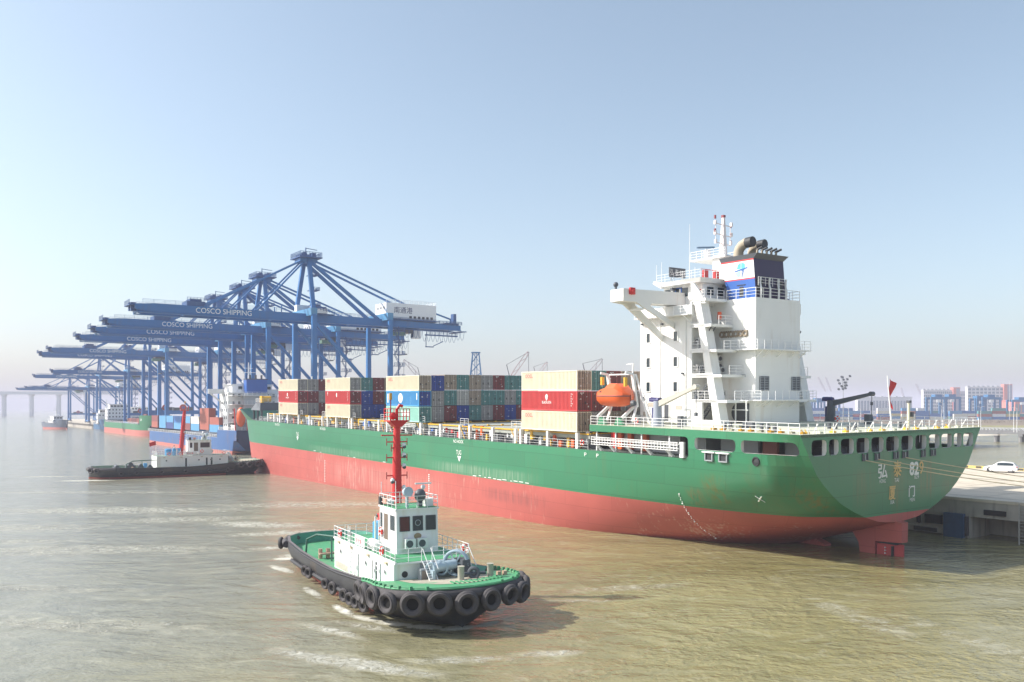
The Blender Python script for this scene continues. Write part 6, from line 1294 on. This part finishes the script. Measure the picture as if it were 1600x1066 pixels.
# bare scrub along the bank
lf = MB(mat('bare_scrub', (.16, .13, .085), .95, var=.5, scale=.3)); r2 = random.Random(3)
for i in range(420):
    X = r2.uniform(240, 620); Y = 690 + r2.random() * 40 + (X - 300) * .05; z0 = 2.2 + (Y - 672) * .042; h = r2.uniform(.8, 2.6)
    for j in range(9):
        p = Vector((X + r2.gauss(0, h * .5), Y + r2.gauss(0, h * .4), z0 + r2.random() * h)); a = Vector((r2.gauss(0, 1), r2.gauss(0, 1), r2.gauss(0, 1))).normalized() * .45; c = Vector((r2.gauss(0, 1), r2.gauss(0, 1), r2.gauss(0, 1))).normalized() * .45; lf.quad(p, p + a, p + a + c, p + c)
tag(lf.build('scrub'), 'brown leafless scrub along the far bank', 'scrub', None, 'stuff')
SM = mat('salmon_wall', (.62, .20, .16), .7); WM = mat('pale_wall', (.62, .62, .62), .7); WG = mat('far_window', (.16, .22, .27), .3)
def block(name, label, x0, x1, yt, yb, Y, dep, cols, rows, tower=None, wallm=WM):
    t = thing(name, label, 'building'); X0, X1 = (x0 - 800) / 1350 * Y, (x1 - 800) / 1350 * Y; Z0, Z1 = 5.2, 15.6 + (638 - yt) * Y / 1350
    b = MB(wallm); b.box(X0, X1, Y, Y + dep, Z0, Z1); b.box(X0 - .5, X1 + .5, Y - .5, Y + dep, Z1, Z1 + 1.2); w = b.build('wall', t)
    cw, rh = (X1 - X0) / cols, (Z1 - Z0 - 2) / rows
    for r_ in range(rows):
        g = MB(WG)
        for c in range(cols): g.box(X0 + (c + .16) * cw, X0 + (c + .84) * cw, Y - .12, Y + .1, Z0 + 1.5 + (r_ + .2) * rh, Z0 + 1.5 + (r_ + .82) * rh)
        g.build('window_row', w)
    if tower:
        a, c, yt2 = tower; A, C_ = (a - 800) / 1350 * Y, (c - 800) / 1350 * Y; s = MB(SM); zt = 15.6 + (638 - yt2) * Y / 1350; s.box(A, C_, Y - 3, Y + dep * .8, Z0, zt); s.use(mat('tower_grey', (.30, .31, .38), .7)); s.box(lerp(A, C_, .42), lerp(A, C_, .95), Y - 3.2, Y - 2.9, Z0, zt - 1.5); s.build('end_tower', t)
    g = MB(grey)
    for i in range(7): x = lerp(X0, X1, (i + .5) / 7.5); g.box(x - 1.5, x + 1.5, Y + 3, Y + 8, Z1 + 1, Z1 + 2.6)
    g.build('roof_plant', t); return t
block('office_block', 'pale office block with square windows and a salmon end tower, left of the two', 1443, 1489, 610.5, 640, 1250, 7, 14, 7, (1488, 1498.5, 605.5))
block('office_block', 'larger glass-fronted office block with a tall salmon and grey end tower, at right', 1512, 1568, 605.5, 640, 1300, 7, 9, 8, (1567, 1580, 600.5))
block('warehouse', 'long low pale warehouse in the hazy yard behind the stern crane', 1340, 1425, 621.5, 640, 1400, 10, 18, 1)
block('office_block', 'faint grey block between the two salmon towers', 1499, 1513, 614, 640, 1500, 30, 6, 6, None, mat('faint_wall', (.5, .48, .5), .8))
block('warehouse', 'low red-roofed shed at the right edge of the far yard', 1586, 1625, 627, 640, 1100, 30, 8, 1, None, SM)
def rtg(px, Y, w, h, label):
    t = thing('gantry_crane', label, 'crane', ((px - 800) / 1350 * Y, Y, 5.2), 0, 'blue gantry cranes in the far yard'); m_ = mat('gantry_blue', (.03, .16, .34), .5)
    for x in (-w / 2, w / 2):
        for y in (-5, 5): b = MB(m_); b.box(x - 1.0, x + 1.0, y - .6, y + .6, 0, h); b.build('leg', t)
    b = MB(m_); b.box(-w / 2 - 1, w / 2 + 1, -5.6, -4, h, h + 2.2); b.box(-w / 2 - 1, w / 2 + 1, 4, 5.6, h, h + 2.2); b.build('girder', t)
    b = MB(m_); [b.box(x - .8, x + .8, -6, 6, 0, 1.8) for x in (-w / 2, w / 2)]; b.build('sill_beam', t)
    b = MB(m_); b.box(-3, 4, -4, 4, h + 2.2, h + 4.8); b.use(cleanwhite); b.box(-1.5, 1.5, -6.2, -3.5, h - 3, h - .2); b.build('trolley', t)
for i, (px, Y, w, h, lb_) in enumerate([(1463, 840, 14, 19, 'first blue yard gantry in front of the left office block'), (1484, 860, 15, 19.5, 'second blue yard gantry, overlapping the left office block tower'), (1528, 870, 10, 18, 'narrow blue yard gantry left of the glass office block middle'), (1545, 850, 17, 19, 'broad blue yard gantry in front of the glass office block'), (1593, 900, 20, 17, 'blue yard gantry at the right edge of the photo'), (1292, 900, 22, 17.5, 'pale blue yard gantry left of the floodlight mast'), (1276, 980, 14, 17, 'faint yard gantry half hidden by the deckhouse side plate')]): rtg(px, Y, w, h, lb_)
r3 = random.Random(11); nc = 0
for row in range(3):
    Y = 780 + row * 45; px = 1268
    while px < 1640 and nc < 120:
        wpx = 12.2 / Y * 1350
        for tier in range(r3.choice([1, 2, 2, 3, 3, 4])):
            c = r3.choice(['blue', 'blue', 'light blue', 'light blue', 'teal', 'orange', 'white', 'white', 'red', 'cream', 'red brown', 'yellow', 'blue']); nc += 1
            plain_container(Matrix.Translation(((px - 800) / 1350 * Y, Y, 5.21 + tier * 2.65)), (0, 0, 0), c, 'small %s container in the hazy stacks of the far yard' % c, '%s containers of the far yard' % c)
        px += wpx * (1.03 if r3.random() < .7 else 1.8)
# concrete jetty on piles, with its lamps
jt = thing('jetty', 'grey concrete jetty on thick piles, right of the ship stern', 'jetty'); jm = mat('jetty_concrete', (.24, .24, .25), .85, var=.15)
J0, J1 = Vector((150, 455, 0)), Vector((262, 372, 0)); JD = (J1 - J0).normalized(); JN = Vector((-JD.y, JD.x, 0)); JE = J1 + JD * 60; zj = 5.4
b = MB(jm); b.hexa([J0 + Vector((0, 0, zj - 1.6)), JE + Vector((0, 0, zj - 1.6)), JE + JN * 9 + Vector((0, 0, zj - 1.6)), J0 + JN * 9 + Vector((0, 0, zj - 1.6)), J0 + Vector((0, 0, zj)), JE + Vector((0, 0, zj)), JE + JN * 9 + Vector((0, 0, zj)), J0 + JN * 9 + Vector((0, 0, zj))]); b.build('deck', jt)
b = MB(mat('jetty_parapet', (.46, .47, .48), .8)); L_ = (JE - J0).length
for o_ in (0, 8.8):
    for i in range(int(L_ / 1.5)): p = J0 + JD * i * 1.5 + JN * (o_ + .1); b.box(p.x - .2, p.x + .2, p.y - .2, p.y + .2, zj, zj + .8)
    b.bar(J0 + JN * (o_ + .1) + Vector((0, 0, zj + .95)), JE + JN * (o_ + .1) + Vector((0, 0, zj + .95)), .35, .3)
b.build('parapet', jt)
for i in range(int(L_ / 10)):
    p = J0 + JD * (i * 10 + 2); b = MB(jm); b.bar(p + Vector((0, 0, zj - 2.2)), p + JN * 9 + Vector((0, 0, zj - 2.2)), 1.8, 1.2)
    for o_ in (1, 4.5, 8): c = p + JN * o_; b.tube([(c.x, c.y, -1), (c.x, c.y, zj - 2.2)], .8, 8)
    b.build('pile_bent', jt)
def lamp(px, Y, z0, yt, label, arms=1):
    x = (px - 800) / 1350 * Y; zt = 15.6 + (638 - yt) * Y / 1350; t = thing('street_lamp', label, 'street lamp', (x, Y, z0), 0, 'lamp posts beyond the ship')
    b = MB(mat('lamp_post_white', (.7, .7, .7), .5)); b.tube([(0, 0, 0), (0, 0, zt - z0)], [.16, .09], 6); [b.tube([(0, 0, zt - z0 - .3), (s * .9, 0, zt - z0 + .2), (s * 2.0, 0, zt - z0 + .3)], .07, 5) for s in ([-1] if arms == 1 else [-1, 1])]; b.build('post', t)
    b = MB(grey); [b.box(min(s * 1.6, s * 2.4), max(s * 1.6, s * 2.4), -.15, .15, zt - z0 + .25, zt - z0 + .4) for s in ([-1] if arms == 1 else [-1, 1])]; b.build('lamp_head', t)
lamp(1532.5, 372 * 1.09, zj, 636, 'white two-armed lamp post just right of the stern corner', 2); lamp(1584, 366, zj, 637, 'white lamp post on the jetty near the right edge, left of the pair'); lamp(1589, 363, zj, 637.5, 'white lamp post on the jetty near the right edge, right of the pair')
for i, (px, Y, yt) in enumerate(((1326, 330, 638), (1345, 340, 639), (1471, 420, 634), (1475, 440, 630), (1577.5, 760, 592))): lamp(px, Y, 4.7 if Y < 500 else 5.2, yt, ['curved lamp post behind the stern crane, nearer its pedestal', 'curved lamp post under the stern crane hook', 'thin lamp post behind the stern rail, left of a taller one', 'taller thin lamp post behind the stern rail', 'very tall faint lamp mast in front of the salmon tower'][i])
# floodlight mast with a cluster of round lamps
t = thing('floodlight_mast', 'tall mast with a rosette of dark round floodlights, above the stern crane jib', 'floodlight', at(1317.5, 430, 4.7)); zt = 15.6 + (638 - 609) * 430 / 1350 - 4.7
b = MB(grey); b.tube([(0, 0, 0), (0, 0, zt)], [.28, .14], 8); b.build('mast', t); r4 = random.Random(4)
for i in range(15):
    a = 2 * pi * i / 15; rr = .9 + 1.0 * (i % 3); z = zt + .3 + 1.5 * (i % 5) + .3 * cos(a)
    b = MB(grey); b.bar((0, 0, zt - .2), (rr * cos(a), rr * sin(a), z), .09); b.use(dgrey); b.tube([(rr * cos(a), rr * sin(a) - .25, z - .1), (rr * cos(a) * 1.02, rr * sin(a) - .6, z + .1)], [.35, .72], 9); b.build('lamp', t)
# lattice jib cranes rising behind the container stacks and in the far haze
def jib(name, label, base, tip, Y, m_, wdt=1.6, tower=True, group=None, topx=0):
    t = thing(name, label, 'crane', (0, 0, 0), 0, group)
    P = lambda q: Vector(((q[0] - 800) / 1350 * Y, Y, 15.6 + (638 - q[1]) * Y / 1350)); p, q = P(base), P(tip); d = (q - p).normalized(); s = d.cross(Vector((0, 1, 0))).normalized(); dp = Vector((0, 1, 0))
    b = MB(m_); L_ = (q - p).length; n = max(4, int(L_ / (wdt * 1.6))); W = lambda f: wdt * (.35 + .65 * min(1, 4 * f, 5 * (1 - f) + .25)) / 2
    for sx in (-1, 1):
        for sy in (-1, 1):
            for i in range(n): b.bar(p.lerp(q, i / n) + s * sx * W(i / n) + dp * sy * W(i / n), p.lerp(q, (i + 1) / n) + s * sx * W((i + 1) / n) + dp * sy * W((i + 1) / n), wdt * .13)
    for i in range(n):
        f, g_ = i / n, (i + 1) / n; k_ = 1 if i % 2 else -1
        for sy in (-1, 1): b.bar(p.lerp(q, f) + s * k_ * W(f) + dp * sy * W(f), p.lerp(q, g_) - s * k_ * W(g_) + dp * sy * W(g_), wdt * .09)
    b.build('jib', t)
    if tower:
        b = MB(m_); b.bar((p.x, Y, 4.7), p + Vector((0, 0, 1)), wdt * 1.2); b.box(p.x - wdt * 1.3, p.x + wdt * 1.3, Y - wdt, Y + wdt, p.z - wdt, p.z + wdt * .6); b.build('tower', t)
        b = MB(dgrey); b.bar(q, (q.x, Y, q.z - 14), .12 * wdt); b.bar(p + Vector((-wdt, 0, wdt * 4)), q, .1 * wdt); b.bar(p, p + Vector((-wdt, 0, wdt * 4)), .2 * wdt); b.build('hoist_rope', t)
JW = mat('jib_grey_white', (.48, .42, .44), .6); JP = mat('jib_pink', (.52, .33, .34), .6)
jib('harbour_crane', 'thin grey lattice jib right of the nearest quay crane stair tower', (657, 592), (631, 562), 430, JW, 1.4)
jib('harbour_crane', 'pink and white lattice jib above the near container stack', (797, 592), (826, 550), 420, JP, 1.7)
jib('harbour_crane', 'small jib tip just right of the tall pink one', (838, 590), (855, 566), 520, JP, 1.6)
jib('harbour_crane', 'white jib rising behind the containers left of the lifeboat', (916, 590), (941, 561), 420, JW, 1.7)
t = thing('lattice_tower', 'blue four-legged lattice tower behind the middle containers', 'tower', at(743.5, 420, 4.7)); b = MB(mat('lattice_blue', (.06, .2, .42), .5)); H_ = 15.6 + (638 - 552) * 420 / 1350 - 4.7
for sx in (-1, 1):
    for sy in (-1, 1): b.bar((sx * 5.2, sy * 5, 0), (sx * 1.5, sy * 1.5, H_), .5)
b.bar((-.8, 0, 0), (-.4, 0, H_), .35); b.bar((.8, 0, 0), (.4, 0, H_), .35)
for k in range(8):
    f, g_ = k / 8, (k + 1) / 8; w0, w1 = lerp(5.2, 1.5, f), lerp(5.2, 1.5, g_)
    for sy in (-1, 1): b.bar((-w0, sy * w0, f * H_), (w1, sy * w1, g_ * H_), .22); b.bar((w0, sy * w0, f * H_), (-w1, sy * w1, g_ * H_), .22)
b.box(-2.2, 2.2, -2, 2, H_, H_ + .5); b.build('frame', t)
for i, (ba, ti) in enumerate((((1299, 612), (1290, 590)), ((1290, 612), (1278, 589)), ((1412, 622), (1408, 606)), ((1440, 618), (1431, 600)))): jib('tower_crane', ['faint slanting crane jib nearest the floodlight mast', 'faint crane jib nearest the deckhouse side plate', 'tiny faint crane left of the office blocks', 'faint crane jib just left of the pale office block'][i], ba, ti, 1500, JW, 2.2, False, 'faint cranes in the haze')
# ---------------------------------------------------------------- the hazy air over the harbour
hm = bpy.data.materials.new('haze_air'); hm.use_nodes = True; nt = hm.node_tree; nt.nodes.clear(); vo = nt.nodes.new('ShaderNodeVolumePrincipled'); om = nt.nodes.new('ShaderNodeOutputMaterial')
vo.inputs['Color'].default_value = (.70, .70, .84, 1); vo.inputs['Density'].default_value = HAZE_DENSITY; vo.inputs['Anisotropy'].default_value = 0; nt.links.new(vo.outputs[0], om.inputs['Volume'])
b = MB(hm); b.box(-7200, 7200, -400, 9200, -20, 100); hz = b.build('haze'); hz['kind'] = 'stuff'; hz['label'] = 'pale bluish haze filling the air over the harbour'; hz['category'] = 'haze'
